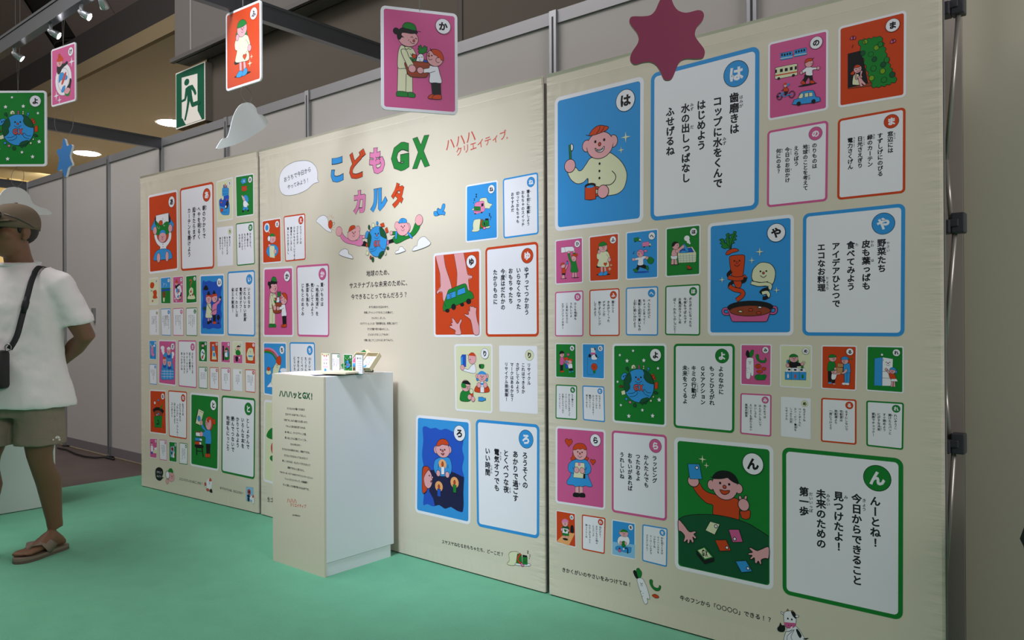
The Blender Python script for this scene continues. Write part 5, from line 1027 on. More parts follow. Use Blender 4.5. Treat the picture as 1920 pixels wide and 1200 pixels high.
p = Print(CP); p.hline('ハハハッと', CP.px(QX(200), QY(560)), CP.px(QX(424), QY(580)), .062, 'd', .05); p.hline('GX!', CP.px(QX(426), QY(578)), CP.px(QX(536), QY(592)), .072, 'd', .04); p.build('heading', fp)
p = Print(CP); p.hline('ハハハ', CP.px(RX(244), RY(452)), CP.px(RX(330), RY(460)), .036, 'R', .02); p.hline('クリエイティブ', CP.px(RX(272), RY(490)), CP.px(RX(412), RY(506)), .034, 'R', .02); p.build('logo_lettering', fp)
p = Print(CP); p.hline('products', CP.px(RX(294), RY(576)), CP.px(RX(360), RY(586)), .026, 'x', .05); p.build('wordmark', fp)
p = Print(CP)
for s, x0, y0, x1, y1, X, Y in (('子どもたちが暮らす未来が', 276, 708, 452, 722, QX, QY), ('生きやすい社会であってほしい。', 260, 764, 474, 784, QX, QY), ('子育てをしながら親たちは思います。', 246, 820, 490, 846, QX, QY), ('でもふと目の前を見てみれば、', 264, 880, 470, 902, QX, QY), ('食べ残しに、サイズアウトした服、', 256, 938, 476, 964, QX, QY), ('思い出とともに増えていくごみ…', 256, 994, 480, 1022, QX, QY), ('だから考えます！', 310, 1058, 420, 1072, QX, QY), ('子どもたちの未来のために、家族でできる、', 228, 1104, 512, 1144, QX, QY),
  ('子どもとできるGXってなんだろう？', 220, 62, 430, 94, RX, RY), ('楽しくなければ、大人だって子どもだって', 204, 108, 448, 150, RX, RY), ('実践できないと思うから。', 250, 168, 404, 198, RX, RY), ('TOKYO GX ACTIONをママクリエイターユニット', 182, 206, 472, 262, RX, RY), ('「ハハハクリエイティブ」が新解釈！', 220, 264, 432, 302, RX, RY), ('きっと楽しいGX術が見つかるはずです。', 210, 314, 446, 362, RX, RY)):
    p.hline(s, CP.px(X(x0), Y(y0)), CP.px(X(x1), Y(y1)), .025, 'x', .016)
p.build('paragraph', fp)

# things on the counter top
M_PAPER = mat('paper', (238, 232, 236), .55); M_PAPC = mat('paper_cream', (232, 222, 196), .55)
def sheet(pts, z, th, m, name, label, grp):
    mb = MB(); mb.slab([(x, y, z+th) for x, y in pts], (0, 0, 1), th, m); return tag(mb.build(name), label, 'leaflet', grp)
def quad(cx, cy, w, h, a):
    c, s_ = math.cos(a), math.sin(a); return [(cx+c*x-s_*y, cy+s_*x+c*y) for x, y in ((-w/2, -h/2), (w/2, -h/2), (w/2, h/2), (-w/2, h/2))]
z = CZ
sheet(quad(-3.19, -.375, .27, .16, .08), z, .004, M_PAPER, 'leaflet', 'white leaflet at the left front of the counter top', 'leaflets on the counter')
sheet(quad(-3.13, -.355, .25, .16, -.16), z+.0045, .004, M_PAPER, 'leaflet', 'white leaflet in the middle of the counter top, on the left one', 'leaflets on the counter')
sheet(quad(-2.982, -.335, .165, .15, .26), z+.009, .008, M_PAPC, 'leaflet', 'cream leaflet pile overhanging the right edge of the counter', 'leaflets on the counter')
M_CARDK = mat('card_green_edge', (60, 130, 100), .5)
def standcard(x0, x1, yt, yb, Y, what, label):
    """small card propped upright on the counter"""
    a = onY(x0, yb, Y); b = onY(x1, yb, Y); zt = onY(x0, yt, Y)[2]; z0 = CZ+.002
    t = thing('game_card', ((a[0]+b[0])/2, Y, z0), label, 'card', 'small cards standing on the counter')
    mb = MB(); mb.box((a[0], Y, z0), (b[0], Y+.002, zt), mat('card_white', (240, 240, 246), .4)); mb.build('card_stock', t)
    mb = MB(); mb.box((a[0]+.004, Y+.002, z0-.002), (b[0]-.004, Y+.03, z0+.004), mat('card_stand_clear', (200, 206, 210), .2)); mb.build('stand', t)
    pl = Plane((a[0], Y, z0), (1, 0, 0)); w_ = b[0]-a[0]; h_ = zt-z0; fb = bil([(0, h_), (w_, h_), (w_, 0), (0, 0)]); asp = w_/h_
    if what == 'よ':
        picture(pl, [(0, h_), (w_, h_), (w_, 0), (0, 0)], 'よ', t, .0004, name='printed_face')
    elif what == 'v':
        p = Print(pl, .0004); p.poly(rrect(fb, 0, 0, 1, 1, .05, asp), 'd'); p.poly(rrect(fb, .05, .035, .95, .965, .04, asp), 'w'); bd = p; badge(bd, fb, w_, h_, .8, .14, .11, 'g', 'w', 'よ', False)
        for i, tx in enumerate(('よのなかに', 'もっとひろがれ', 'GXアクション', 'キミの行動が', '未来をつくるよ')): a_, b_ = fb(.78-.15*i, .29); bd.vtext(tx, a_, b_, h_*.064, h_*.06, 'x', .02)
        p.build('printed_face', t)
    elif what == 'title':
        p = Print(pl, .0004); p.poly(rrect(fb, 0, 0, 1, 1, .05, asp), 'c'); p.poly(rrect(fb, .12, .12, .88, .92, .08, asp), 'w')
        for s_, c_, v_, n_ in (('地球', 'R', .14, 0), ('こども', 'm', .33, 0), ('GX', 'd', .52, 0), ('カルタ', 'm', .70, 0)):
            q0 = fb(.22, v_); q1 = fb(.78, v_); p.hline(s_, q0, q1, h_*.12, c_, .04)
        for u_, v_, r_, c_ in ((.5, .88, .13, 'b'), (.14, .07, .05, 'R'), (.86, .07, .05, 'd')): 
            q = fb(u_, v_); p.poly([(q[0]+w_*r_*math.cos(i*.449), q[1]+w_*r_*math.sin(i*.449)) for i in range(14)], c_)
        p.build('printed_face', t)
    else:
        p = Print(pl, .0004); p.poly(rrect(fb, 0, 0, 1, 1, .05, asp), 'd'); p.poly(rrect(fb, .05, .03, .95, .97, .04, asp), 'w')
        q0 = fb(.2, .2); q1 = fb(.8, .2); p.hline('遊び方', q0, q1, h_*.09, 'd', .04)
        for j in range(5): q0 = fb(.2, .36+.1*j); q1 = fb(.82, .36+.1*j); p.hline('カードをならべて取ろう', q0, q1, h_*.055, 'x', .01)
        p.build('printed_face', t)
standcard(602.5, 618, 662, 697, -.285, 'title', 'small cream title card standing leftmost on the counter top')
standcard(622, 637.5, 662.5, 698, -.275, 'v', 'small white verse card with green rim standing second on the counter')
standcard(644.5, 661, 664, 697, -.275, 'よ', 'small green globe card standing third on the counter top')
standcard(666, 681, 664, 699.5, -.285, 'i', 'small white instruction card standing beside the open game box')
# open game box, tilted back on a prop, two wells; green lid behind it
M_BOX = mat('box_cream', (228, 216, 184), .5); M_BIN = mat('box_inside', (196, 184, 150), .6)
gb = thing('game_box', (-2.99, -.16, CZ), 'open cream game box tilted up on the counter, card packs inside', 'box')
bo = np.array([-3.055, -.235, CZ+.012]); e1 = np.array([.17, .0, .0]); e2 = np.array([.0, .085, .082]); e3 = np.cross(e1, e2); e3 = e3/np.linalg.norm(e3)
e1 = np.array([.165, .03, 0]); e1u = e1/np.linalg.norm(e1); e2u = np.array([-.12, .72, .68]); e2u -= e1u*(e2u@e1u); e2u /= np.linalg.norm(e2u); e3 = np.cross(e1u, e2u)
BW, BH, BD = .150, .105, .026
def obox(o_, a, b, c, m, mb):   # oriented box along e1u,e2u,e3
    v = [o_+e1u*x+e2u*y+e3*z_ for z_ in c for y in b for x in a]
    mb.add(v, [(0, 2, 3, 1), (4, 5, 7, 6), (0, 1, 5, 4), (1, 3, 7, 5), (3, 2, 6, 7), (2, 0, 4, 6)], m)
mb = MB(); obox(bo, (0, BW), (0, BH), (0, .003), M_BIN, mb); mb.build('tray_floor', gb)
for a, b in (((0, BW), (0, .003)), ((0, BW), (BH-.003, BH)), ((0, .003), (.003, BH-.003)), ((BW-.003, BW), (.003, BH-.003)), ((BW/2-.003, BW/2+.003), (.003, BH-.003))):
    mb = MB(); obox(bo, a, b, (.003, BD), M_BOX, mb); mb.build('tray_wall', gb)
mb = MB(); obox(bo, (.02, BW-.02), (.02, .03), (-.028, -.001), mat('prop_dark', (80, 70, 66), .6), mb); mb.build('prop', gb)
class OPl:
    def __init__(s, o_, a, b, n): s.o = o_; s.ex = a; s.ez = b; s.n = n
    def P(s, a, b, h=0): return s.o+s.ex*a+s.ez*b+s.n*h
pl = OPl(bo, e1u, -e3*-1, -e2u); p = Print(pl, .0004); p.hline('こどもGXカルタ', (.03, .013), (.12, .013), .012, 'R', .04); p.build('lettering', gb)
for i, nm in enumerate(('pink and blue', 'white lettered')):
    x0_ = .006+i*(BW/2-.001); mb = MB(); obox(bo, (x0_, x0_+BW/2-.012), (.006, BH-.022), (.0035, .020), mat('card_white', (240, 240, 246), .4), mb)
    dk = tag(mb.build('card_pack'), nm+' pack of cards lying in the open game box', 'cards', 'packs of cards in the game box')
    pl = OPl(bo+e1u*x0_+e2u*.006+e3*.020, e1u, e2u, e3); w_ = BW/2-.012; h_ = BH-.028; fb = bil([(0, h_), (w_, h_), (w_, 0), (0, 0)])
    p = Print(pl, .0004)
    if i == 0:
        p.poly([fb(*q) for q in ((.06, .05), (.94, .05), (.94, .6), (.06, .6))], 'p'); p.poly([fb(*q) for q in ((.06, .64), (.94, .64), (.94, .95), (.06, .95))], 'b')
    else:
        p.poly([fb(*q) for q in ((.04, .03), (.96, .03), (.96, .97), (.04, .97))], 'w')
        for s_, c_, v_ in (('地球', 'm', .15), ('こども', 'b', .34), ('GX', 'd', .52), ('カルタ', 'R', .7)): p.hline(s_, fb(.2, v_), fb(.8, v_), h_*.14, c_, .04)
        q = fb(.5, .88); p.poly([(q[0]+w_*.14*math.cos(j*.449), q[1]+w_*.14*math.sin(j*.449)) for j in range(14)], 'b')
    p.build('printed_face', dk)
lid = thing('box_lid', (-3.11, -.13, CZ), 'green game box lid with pink dots leaning behind the small cards', 'lid')
# outline traced on a plane, given the lid's own thickness
LP = [onY(a, b, -.13) for a, b in ((639, 684), (683, 655.5), (690.5, 664), (646, 697))]
mb = MB(); mb.slab(LP, (0, -1, 0), .024, mat('lid_green', (44, 140, 72), .45), M_BOX); mb.build('lid_shell', lid)
for a, b in ((663, 679.5), (683, 663)):
    c = onY(a, b, -.1305); mb = MB(); mb.slab([(c[0]+.0065*math.cos(i*.449), -.1308, c[2]+.006*math.sin(i*.449)) for i in range(14)], (0, -1, 0), .0006, mat('lid_pink', (236, 150, 160), .45)); mb.build('pink_dot', lid)

# white plinth behind the man, cable and bracket on the partition
mb = MB(); mb.box((-5.95, -1.45, .004), (-5.466, -.70, .93), mat('plinth_white', (206, 212, 212), .45), .003)
tag(mb.build('plinth'), 'plain white plinth standing behind the legs of the man', 'plinth')
mb = MB(); pts = [onZ(x, y, .008) for x, y in ((108, 840), (125, 843), (142, 851), (160, 856), (180, 858), (197, 857), (214, 861))]
mb.tube([tuple(q) for q in pts], .008, mat('cable_black', (24, 22, 22), .6), 8); tag(mb.build('cable', smooth=True), 'black cable lying on the concrete floor along the partition foot', 'cable')
c = onY(173, 588, PY-.03); mb = MB(); mb.box((c[0]-.02, PY-.03, c[2]-.07), (c[0]-.004, PY-.006, c[2]+.05), M_ALUD); mb.box((c[0]+.002, PY-.03, c[2]-.07), (c[0]+.016, PY-.006, c[2]+.05), M_ALU); tag(mb.build('wall_bracket'), 'small grey metal bracket on the partition panel behind the elbow', 'bracket')

# ------------------------------------------------------------------ hanging mobiles
M_EDGE = mat('foam_edge', (232, 234, 236), .6); M_STR = mat('clear_string', (120, 116, 110), .3)
def string(px0, d, ztop, parent, dx=0):
    a = atdepth(px0[0], px0[1], d); mb = MB(); mb.tube([a, (a[0]+dx, a[1]+dx*.5, ztop)], .0012, M_STR, 6); mb.build('string', parent)
def hang(kana, cx, xl, xr, yt, yb, h, nearright, label, w=None, kmax=89):
    """a foam card hung on a string: image edges give its distance and its turn about the string"""
    w = w or h*.752; dmid = F_PX*h/(yb-yt); ym = (yt+yb)/2
    best = None
    for k in range(-89, 90):
        a = math.radians(k)
        c = atdepth((xl+xr)/2, ym, dmid); r = np.array(R_); r[2] = 0; r /= np.linalg.norm(r); d = np.array(F_); d[2] = 0; d /= np.linalg.norm(d)
        ex = r*math.cos(a)-d*math.sin(a)*(1 if nearright else -1)*1.0
        if k < 0 or k > kmax: continue
        def prj(q): v = q-CAM; return 960+F_PX*(v@R_)/(v@F_)
        wpx = prj(c+ex*w/2)-prj(c-ex*w/2); e = abs(wpx-(xr-xl))
        if best is None or e < best[0]: best = (e, ex, c)
    _, ex, c = best; pl = Plane(c, ex)
    t = thing('hanging_card', c-np.array([0, 0, h/2]), label, 'hanging card', 'picture cards hung on strings')
    fb = bil([(-w/2, h/2), (w/2, h/2), (w/2, -h/2), (-w/2, -h/2)])
    mb = MB(); mb.slab([pl.P(a, b, 0) for a, b in rrect(fb, 0, 0, 1, 1, .06, w/h)], pl.n, .007, M_EDGE); mb.build('foam_board', t)
    picture(pl, [(-w/2, h/2), (w/2, h/2), (w/2, -h/2), (-w/2, -h/2)], kana, t, .0004, name='printed_face')
    for dx in (-.008, .008):
        q = pl.P(0, h/2-.006, 0); mb = MB(); mb.tube([q, q+np.array([dx, dx, .30]), q+np.array([dx*1.5, dx*1.5, 2.6])], .0011, M_STR, 6); mb.build('string', t)
    return t, pl, c, h
hk = hang('か', 0, 715.5, 859, 18, 210.5, .35, False, 'pink hanging card of a woman and child sharing a vegetable basket')
hf = hang('ふ', 0, 422.8, 488.8, 13, 161.5, .35, True, 'orange hanging card of a child in a pale dress')
hy = hang('よ', 0, -19, 87, 170, 312, .40, False, 'green hanging card with the smiling globe, cut by the left edge', kmax=3)
hc = hang('け', 0, 96, 141.5, 86, 195, .35, True, 'pink hanging card of two children washing a plate')
def flatshape(pts, frm, depth, yaw, th, mf, me, name, label, cat, grp=None, pc=None):
    ox, oy, s = frm; P_ = [(ox+pts[i]/s, oy+pts[i+1]/s) for i in range(0, len(pts), 2)]
    pc = pc or (sum(q[0] for q in P_)/len(P_), sum(q[1] for q in P_)/len(P_)); c = atdepth(pc[0], pc[1], depth)
    rd = c-CAM; rd[2] = 0; rd /= np.linalg.norm(rd); rr = np.array([-rd[1]*-1, rd[0]*-1, 0]); rr = np.array([rd[1], -rd[0], 0])
    ex = rr*math.cos(yaw)+rd*math.sin(yaw); pl = Plane(c, ex)
    o2 = smooth([pl.px(*q) for q in P_], True, 4)
    t = thing(name, c, label, cat, grp)
    mb = MB(); mb.slab([pl.P(a, b, 0) for a, b in o2], pl.n, th, mf, me); mb.build('board', t)
    return t, pl, o2
def hangstring(t, pl, o2, x, zt, dx=.0):
    b = max(o2, key=lambda q: q[1]); 
    mb = MB(); a = pl.P(b[0]+x, b[1]-.006, -.002); mb.tube([a, a+np.array([dx, 0, (zt-a[2])*.5]), (a[0]+dx, a[1], zt)], .0011, M_STR, 6); mb.build('string', t)
def tie(sh_, card, dx):
    t, pl, o2 = sh_; b = max(o2, key=lambda q: q[1]); a = pl.P(b[0], b[1]-.006, -.002); _, cp, cc, ch = card; e = cp.P(0, -ch/2+.004, -.003)
    mb = MB(); mb.tube(smooth([a, a*.7+e*.3+R_*dx, a*.3+e*.7+R_*dx, e], False, 4), .0011, M_STR, 6); mb.build('string', t)
st_ = flatshape([1160, -44, 1192, -14, 1215, 40, 1250, 80, 1310, 95, 1392, 76, 1428, 86, 1440, 118, 1425, 158, 1385, 205, 1372, 262, 1395, 305, 1438, 362, 1446, 400, 1432, 432, 1385, 440, 1300, 440, 1255, 466, 1232, 515, 1208, 572, 1190, 594, 1160, 600, 1136, 586, 1110, 530, 1082, 488, 1040, 464, 985, 466, 925, 482, 892, 462, 886, 428, 905, 382, 940, 330, 950, 285, 935, 242, 895, 190, 880, 160, 890, 130, 918, 122, 980, 122, 1036, 114, 1072, 82, 1096, 30, 1122, -20], (960, 0, 4.0), 2.25, .06, .012, mat('star_pink', (158, 62, 98), .6), mat('star_edge', (150, 130, 110), .7), 'hanging_star', 'large dark pink six-pointed star hanging over the right banner', 'hanging star')
hangstring(*st_, 0, 5.0)
sb = flatshape([788, 540, 802, 533, 815, 550, 826, 590, 838, 622, 862, 616, 884, 604, 900, 622, 892, 670, 878, 715, 872, 750, 884, 800, 902, 845, 896, 868, 872, 878, 852, 900, 838, 950, 826, 1000, 810, 1010, 794, 985, 782, 930, 765, 918, 730, 936, 716, 920, 724, 870, 736, 812, 736, 770, 720, 730, 710, 700, 716, 674, 740, 664, 764, 660, 776, 620], (0, 180, 6.667), 4.62, -.95, .014, mat('star_blue', (44, 124, 196), .55), M_EDGE, 'hanging_star', 'small blue six-pointed star hanging below the pink plate card', 'hanging star')
for dx in (-.05, .05): tie(sb, hc, dx)
M_CL = mat('cloud_white', (214, 216, 216), .55)
cl = flatshape([28, 1118, 36, 1090, 68, 1042, 104, 1030, 122, 990, 136, 930, 156, 860, 190, 800, 230, 772, 278, 772, 318, 806, 334, 852, 372, 864, 400, 896, 411, 930, 380, 962, 330, 996, 260, 1040, 180, 1078, 100, 1104], (400, 0, 4.0), 3.40, .6, .006, M_CL, mat('cloud_edge', (196, 200, 199), .6), 'hanging_cloud', 'white cloud cutout hanging under the orange card', 'hanging cloud')
for dx in (-.02, .02): tie(cl, hf, dx)
c2 = flatshape([-140, 480, -120, 400, -40, 340, 0, 290, 60, 212, 160, 168, 280, 172, 380, 222, 450, 300, 490, 400, 600, 466, 700, 496, 774, 572, 600, 584, 300, 592, 0, 590, -120, 560], (0, 330, 8.0), 4.12, .5, .008, M_CL, M_EDGE, 'hanging_cloud', 'white cloud cutout hanging behind the cap of the man', 'hanging cloud', pc=(40, 380))
for dx in (-.03, .03): tie(c2, hy, dx)

# black bag standing by the right wall, only its corner in view
cb = onY(1921, 1010, -.12); BPL = Plane((cb[0], -.12, 0), (1, 0, 0)); zf = 0
o2 = [BPL.px(x, y) for x, y in ((1912, 1010), (1920, 988), (1932, 940), (1990, 900), (2080, 905), (2100, 1000))]; o2 = o2+[(o2[-1][0], .004), (BPL.px(1952, 1300)[0], .004), BPL.px(1940, 1120), BPL.px(1919, 1024)]
mb = MB(); mb.slab([BPL.P(a_, b_) for a_, b_ in o2], (0, -1, 0), .13, mat('bag_black', (14, 13, 14), .6)); tag(mb.build('bag'), 'black bag standing by the white wall, its corner poking in at the right edge', 'bag')
# ------------------------------------------------------------------ the man
RP = np.array([.30, .954, 0]); VW = np.array([-.954, .30, 0])
def axes(al): c, s_ = math.cos(math.radians(al)), math.sin(math.radians(al)); return RP*s_-VW*c, -RP*c-VW*s_   # left, forward
O = onZ(40, 1046, 0); LFT, FWD = axes(50)
def B(x, y, z): return O+LFT*x+FWD*y+np.array([0, 0, z])
M_SKIN = mat('skin_tan', (122, 88, 66), .5, spec=.35, bump=(70, .15, .002))
M_TEE = mat('white_cotton', (236, 230, 231), .85, spec=.15, bump=(16, .35, .012, (1, 1, .7)))
M_SHORT = mat('khaki_cotton', (142, 128, 114), .85, spec=.15, bump=(22, .45, .010, (1, 1, 1.6)))
M_CAP = mat('khaki_cap', (108, 94, 76), .85, bump=(160, .3, .002)); M_HAIR = mat('black_hair', (22, 18, 17), .6); M_SAND = mat('sandal_taupe', (128, 112, 98), .6)
M_BLK = mat('black_nylon', (20, 19, 22), .6); M_WHT = mat('tooth_white', (225, 220, 214), .4)
man = thing('person', O, 'smiling man in white t-shirt, khaki shorts and cap at the left edge', 'person')
def rings(mb, lst, m, n=24):
    mb.loft([(B(x, y, z), LFT*rx, FWD*ry) for x, y, z, rx, ry in lst], m, n)
def limb(mb, pts, rr, m, n=14): mb.tube([tuple(p) for p in pts], rr, m, n)
def remesh(o, vox, it=4, disp=None):
    r = o.modifiers.new('r', 'REMESH'); r.mode = 'VOXEL'; r.voxel_size = vox; r.use_smooth_shade = True
    s_ = o.modifiers.new('s', 'SMOOTH'); s_.iterations = it; s_.factor = .5
    if disp:
        tx = bpy.data.textures.new(o.name+'_folds', 'CLOUDS'); tx.noise_scale = disp[0]; d = o.modifiers.new('d', 'DISPLACE'); d.texture = tx; d.strength = disp[1]; d.mid_level = .5; d.texture_coords = 'LOCAL'
mb = MB()
rings(mb, [(0, 0, .80, .12, .09), (0, 0, .86, .165, .115), (0, 0, .94, .17, .12), (0, 0, 1.04, .15, .11), (0, .005, 1.16, .158, .115), (0, .005, 1.28, .18, .12), (0, 0, 1.37, .175, .10), (0, -.005, 1.43, .12, .08), (0, 0, 1.47, .07, .066), (0, .02, 1.53, .06, .064), (0, .04, 1.60, .058, .062)], M_SKIN)
# head, turned a little further to the side
HL, HF = axes(38); HC = B(0, .055, 1.640); HS = 1.09
def Hd(x, y, z): return HC+(HL*x+HF*y+np.array([0, 0, z]))*HS
HR = Matrix(((HL[0], HF[0], 0), (HL[1], HF[1], 0), (0, 0, 1)))
def hell(mb, c, r, m, nu=18, nv=12): mb.ell(Hd(*c), [q*HS for q in r], m, HR, nu, nv)
hell(mb, (0, -.012, .028), (.076, .096, .100), M_SKIN); hell(mb, (0, .022, -.045), (.062, .070, .078), M_SKIN); hell(mb, (0, .05, -.082), (.034, .036, .034), M_SKIN)
hell(mb, (.036, .052, -.022), (.030, .034, .030), M_SKIN); hell(mb, (-.036, .052, -.022), (.030, .034, .030), M_SKIN); hell(mb, (0, .07, .034), (.055, .022, .018), M_SKIN)
limb(mb, [Hd(0, .080, .02), Hd(0, .098, -.008), Hd(0, .094, -.024)], [.011, .015, .017], M_SKIN, 10); hell(mb, (.014, .088, -.024), (.010, .011, .009), M_SKIN); hell(mb, (-.014, .088, -.024), (.010, .011, .009), M_SKIN)
hell(mb, (0, .083, -.062), (.024, .012, .008), M_SKIN); hell(mb, (0, .084, -.048), (.024, .011, .006), M_SKIN)
for s_ in (1, -1):
    hell(mb, (s_*.079, -.010, -.006), (.010, .021, .034), M_SKIN); hell(mb, (s_*.076, -.002, -.034), (.010, .012, .012), M_SKIN)
# arms folded behind the back
for s_ in (1, -1):
    sh, el, wr = B(s_*.19, -.01, 1.375), B(s_*.285, -.095, 1.115), B(s_*.07, -.205, .985)
    limb(mb, [B(s_*.15, 0, 1.40), sh, sh*.5+el*.5, el, el*.6+wr*.4, wr], [.06, .064, .056, .049, .046, .031], M_SKIN)
    pm = B(s_*-.005, -.225, .955); limb(mb, [wr, wr*.45+pm*.55, pm], [.030, .036, .036], M_SKIN, 12)
    for j in range(4):
        a = pm+np.array([0, 0, .028-.019*j]); e = [a, a+LFT*(-s_*.035)+FWD*-.006, a+LFT*(-s_*.058)+FWD*.012, a+LFT*(-s_*(.064-.004*abs(j-1)))+FWD*.03]
        limb(mb, e, [.0095, .009, .0085, .0075], M_SKIN, 8)
    a = pm+np.array([0, 0, .02]); limb(mb, [wr*.5+pm*.5+np.array([0, 0, .02]), a+LFT*(s_*.012)+np.array([0, 0, .03]), a+LFT*(-s_*.015)+np.array([0, 0, .045])], [.012, .011, .009], M_SKIN, 8)
# legs and feet
heelL, toeL = onZ(121, 1028, 0), onZ(29, 1058, 0)
dL = (toeL-heelL)/np.linalg.norm(toeL-heelL)
dR = FWD*.98-LFT*.2; dR /= np.linalg.norm(dR); heelR = B(-.17, -.02, 0)
FEET = []
for hip, heel, dd, kx in ((B(.095, 0, .88), heelL, dL, .05), (B(-.095, 0, .88), heelR, dR, .04)):
    up = np.array([0, 0, 1.]); sd = np.cross(dd, up); SH = .026
    ank = heel+dd*.055+up*(.10+SH); kn = (hip+ank)/2+FWD*kx+up*.02; cf = kn*.62+ank*.38-FWD*.022
    limb(mb, [hip, hip*.5+kn*.5, kn*.9+hip*.1, kn, kn*.85+ank*.15, cf, ank*.8+cf*.2, ank], [.095, .082, .066, .060, .054, .059, .039, .037], M_SKIN, 16)
    fr = []
    for u, wd, h in ((.005, .024, .03), (.03, .033, .06), (.07, .036, .10), (.11, .038, .085), (.15, .043, .060), (.185, .047, .042), (.215, .046, .030), (.23, .04, .022)):
        fr.append((heel+dd*u+up*(SH+h/2), sd*wd, up*(h/2)))
    mb.loft(fr, M_SKIN, 14)
    for j, (o_, L_, r_) in enumerate(((-.030, .268, .0145), (-.010, .262, .0105), (.007, .254, .010), (.022, .244, .0095), (.036, .232, .009))):
        sg = 1 if heel is heelR else 1
        o2 = o_*(1 if heel is heelL else -1)*-1
        limb(mb, [heel+dd*.20+sd*o2*.95+up*(SH+.016), heel+dd*(L_-.02)+sd*o2+up*(SH+.016), heel+dd*L_+sd*o2+up*(SH+.010)], [r_, r_, r_*.75], M_SKIN, 8)
    FEET.append((heel, dd, sd, up, SH))
body = mb.build('body', man); remesh(body, .0065, 5)
# face
for s_ in (1, -1): mb = MB(); hell(mb, (s_*.034, .0795, .010), (.013, .008, .0045), M_BLK, 12, 8); mb.build('eye', man, True)
for s_ in (1, -1): mb = MB(); limb(mb, [Hd(s_*.016, .092, .034), Hd(s_*.034, .089, .041), Hd(s_*.052, .074, .034)], [.003, .0045, .003], M_HAIR, 8); mb.build('eyebrow', man, True)
mb = MB(); limb(mb, [Hd(-.030, .078, -.050), Hd(-.014, .0925, -.056), Hd(.014, .0925, -.056), Hd(.030, .078, -.050)], [.002, .0045, .0045, .002], M_WHT, 8); mb.build('teeth', man, True)
mb = MB(); limb(mb, [Hd(-.032, .076, -.046), Hd(-.014, .095, -.050), Hd(0, .097, -.0505), Hd(.014, .095, -.050), Hd(.032, .076, -.046)], [.002, .0035, .004, .0035, .002], mat('lip', (150, 84, 76), .5), 8); limb(mb, [Hd(-.026, .08, -.058), Hd(0, .096, -.066), Hd(.026, .08, -.058)], [.002, .0045, .002], mat('lip', (150, 84, 76), .5), 8); mb.build('lips', man, True)
mb = MB(); hell(mb, (0, -.034, .018), (.079, .084, .078), M_HAIR); 
for s_ in (1, -1): hell(mb, (s_*.0665, .012, .012), (.010, .014, .024), M_HAIR, 12, 8)
mb.build('hair', man, True)
# cap: shaped crown, button, brim
cap = MB(); rg = []
for i in range(9):
    t_ = i/8*math.pi/2; rg.append((Hd(0, -.012-.01*math.sin(t_), .034+.096*math.sin(t_)), HL*HS*max(.091*math.cos(t_)**.8, .002), HF*HS*max(.116*math.cos(t_)**.8, .002)))
rg = [(Hd(0, -.012, .012), HL*.0885*HS, HF*.112*HS)]+rg
cap.loft(rg, M_CAP, 28); co = cap.build('cap', man, True)
mb = MB(); mb.ell(Hd(0, -.022, .132), (.008, .008, .005), M_CAP); mb.build('cap_button', co, True)
mb = MB(); n = 14; top = []; 
for i in range(n+1):
    a = math.pi*i/n; top.append((.080*math.cos(a), .085+.085*math.sin(a)**.7 if 0 < i < n else .075, .040-.018*math.sin(a)+0))
ins = [(.082*math.cos(math.pi*i/n), .030+.066*math.sin(math.pi*i/n), .044) for i in range(n+1)]
vs = [Hd(*q) for q in top]+[Hd(*q) for q in ins]+[Hd(q[0], q[1], q[2]-.005) for q in top]+[Hd(q[0], q[1], q[2]-.005) for q in ins]; k = n+1
fs = []
for i in range(n): fs += [(i, i+1, k+i+1, k+i), (2*k+i, 3*k+i, 3*k+i+1, 2*k+i+1), (i, 2*k+i, 2*k+i+1, i+1), (k+i, k+i+1, 3*k+i+1, 3*k+i)]
mb.add(vs, fs, M_CAP); mb.build('brim', co, True)
# sunglasses pushed up on the cap
sg = thing('sunglasses', Hd(0, .11, .05), 'dark sunglasses pushed up on the front of the khaki cap', 'sunglasses')
mb = MB()
for s_ in (1, -1): mb = MB(); mb.ell(Hd(s_*.036, .098, .062), (.030, .012, .020), mat('lens_dark', (26, 24, 30), .12, spec=.8), HR); mb.build('lens', sg, True)
for s_ in (1, -1): mb = MB(); limb(mb, [Hd(s_*.064, .085, .066), Hd(s_*.088, .045, .054), Hd(s_*.096, -.005, .034), Hd(s_*.090, -.04, .02)], .0035, mat('temple_grey', (96, 86, 84), .35), 8); mb.build('temple', sg, True)
mb = MB(); limb(mb, [Hd(-.012, .108, .066), Hd(0, .112, .070), Hd(.012, .108, .066)], .003, mat('temple_grey', (96, 86, 84), .35), 8); mb.build('bridge', sg, True)
# t-shirt
mb = MB()
rings(mb, [(0, -.012, .765, .258, .205), (0, -.012, .79, .26, .207), (0, -.005, .90, .236, .184), (0, .005, 1.02, .212, .160), (0, .005, 1.15, .212, .158), (0, .005, 1.27, .218, .156), (0, 0, 1.35, .214, .142), (0, 0, 1.41, .182, .122), (0, .0, 1.455, .125, .100), (0, .004, 1.487, .088, .086)], M_TEE, 32)
for s_ in (1, -1):
    limb(mb, [B(s_*.13, 0, 1.40), B(s_*.19, -.012, 1.375), B(s_*.228, -.045, 1.28), B(s_*.252, -.066, 1.205), B(s_*.258, -.072, 1.175)], [.075, .079, .080, .078, .077], M_TEE, 20)
tee = mb.build('t_shirt', man); remesh(tee, .009, 6, (.14, .022))
mb = MB(); mb.tube([B(.088*math.cos(i*math.pi/12), .004+.088*math.sin(i*math.pi/12), 1.482-.014*math.sin(i*math.pi/12)) for i in range(25)], .009, mat('collar_white', (222, 224, 222), .85), 8, False); mb.build('collar', tee, True)
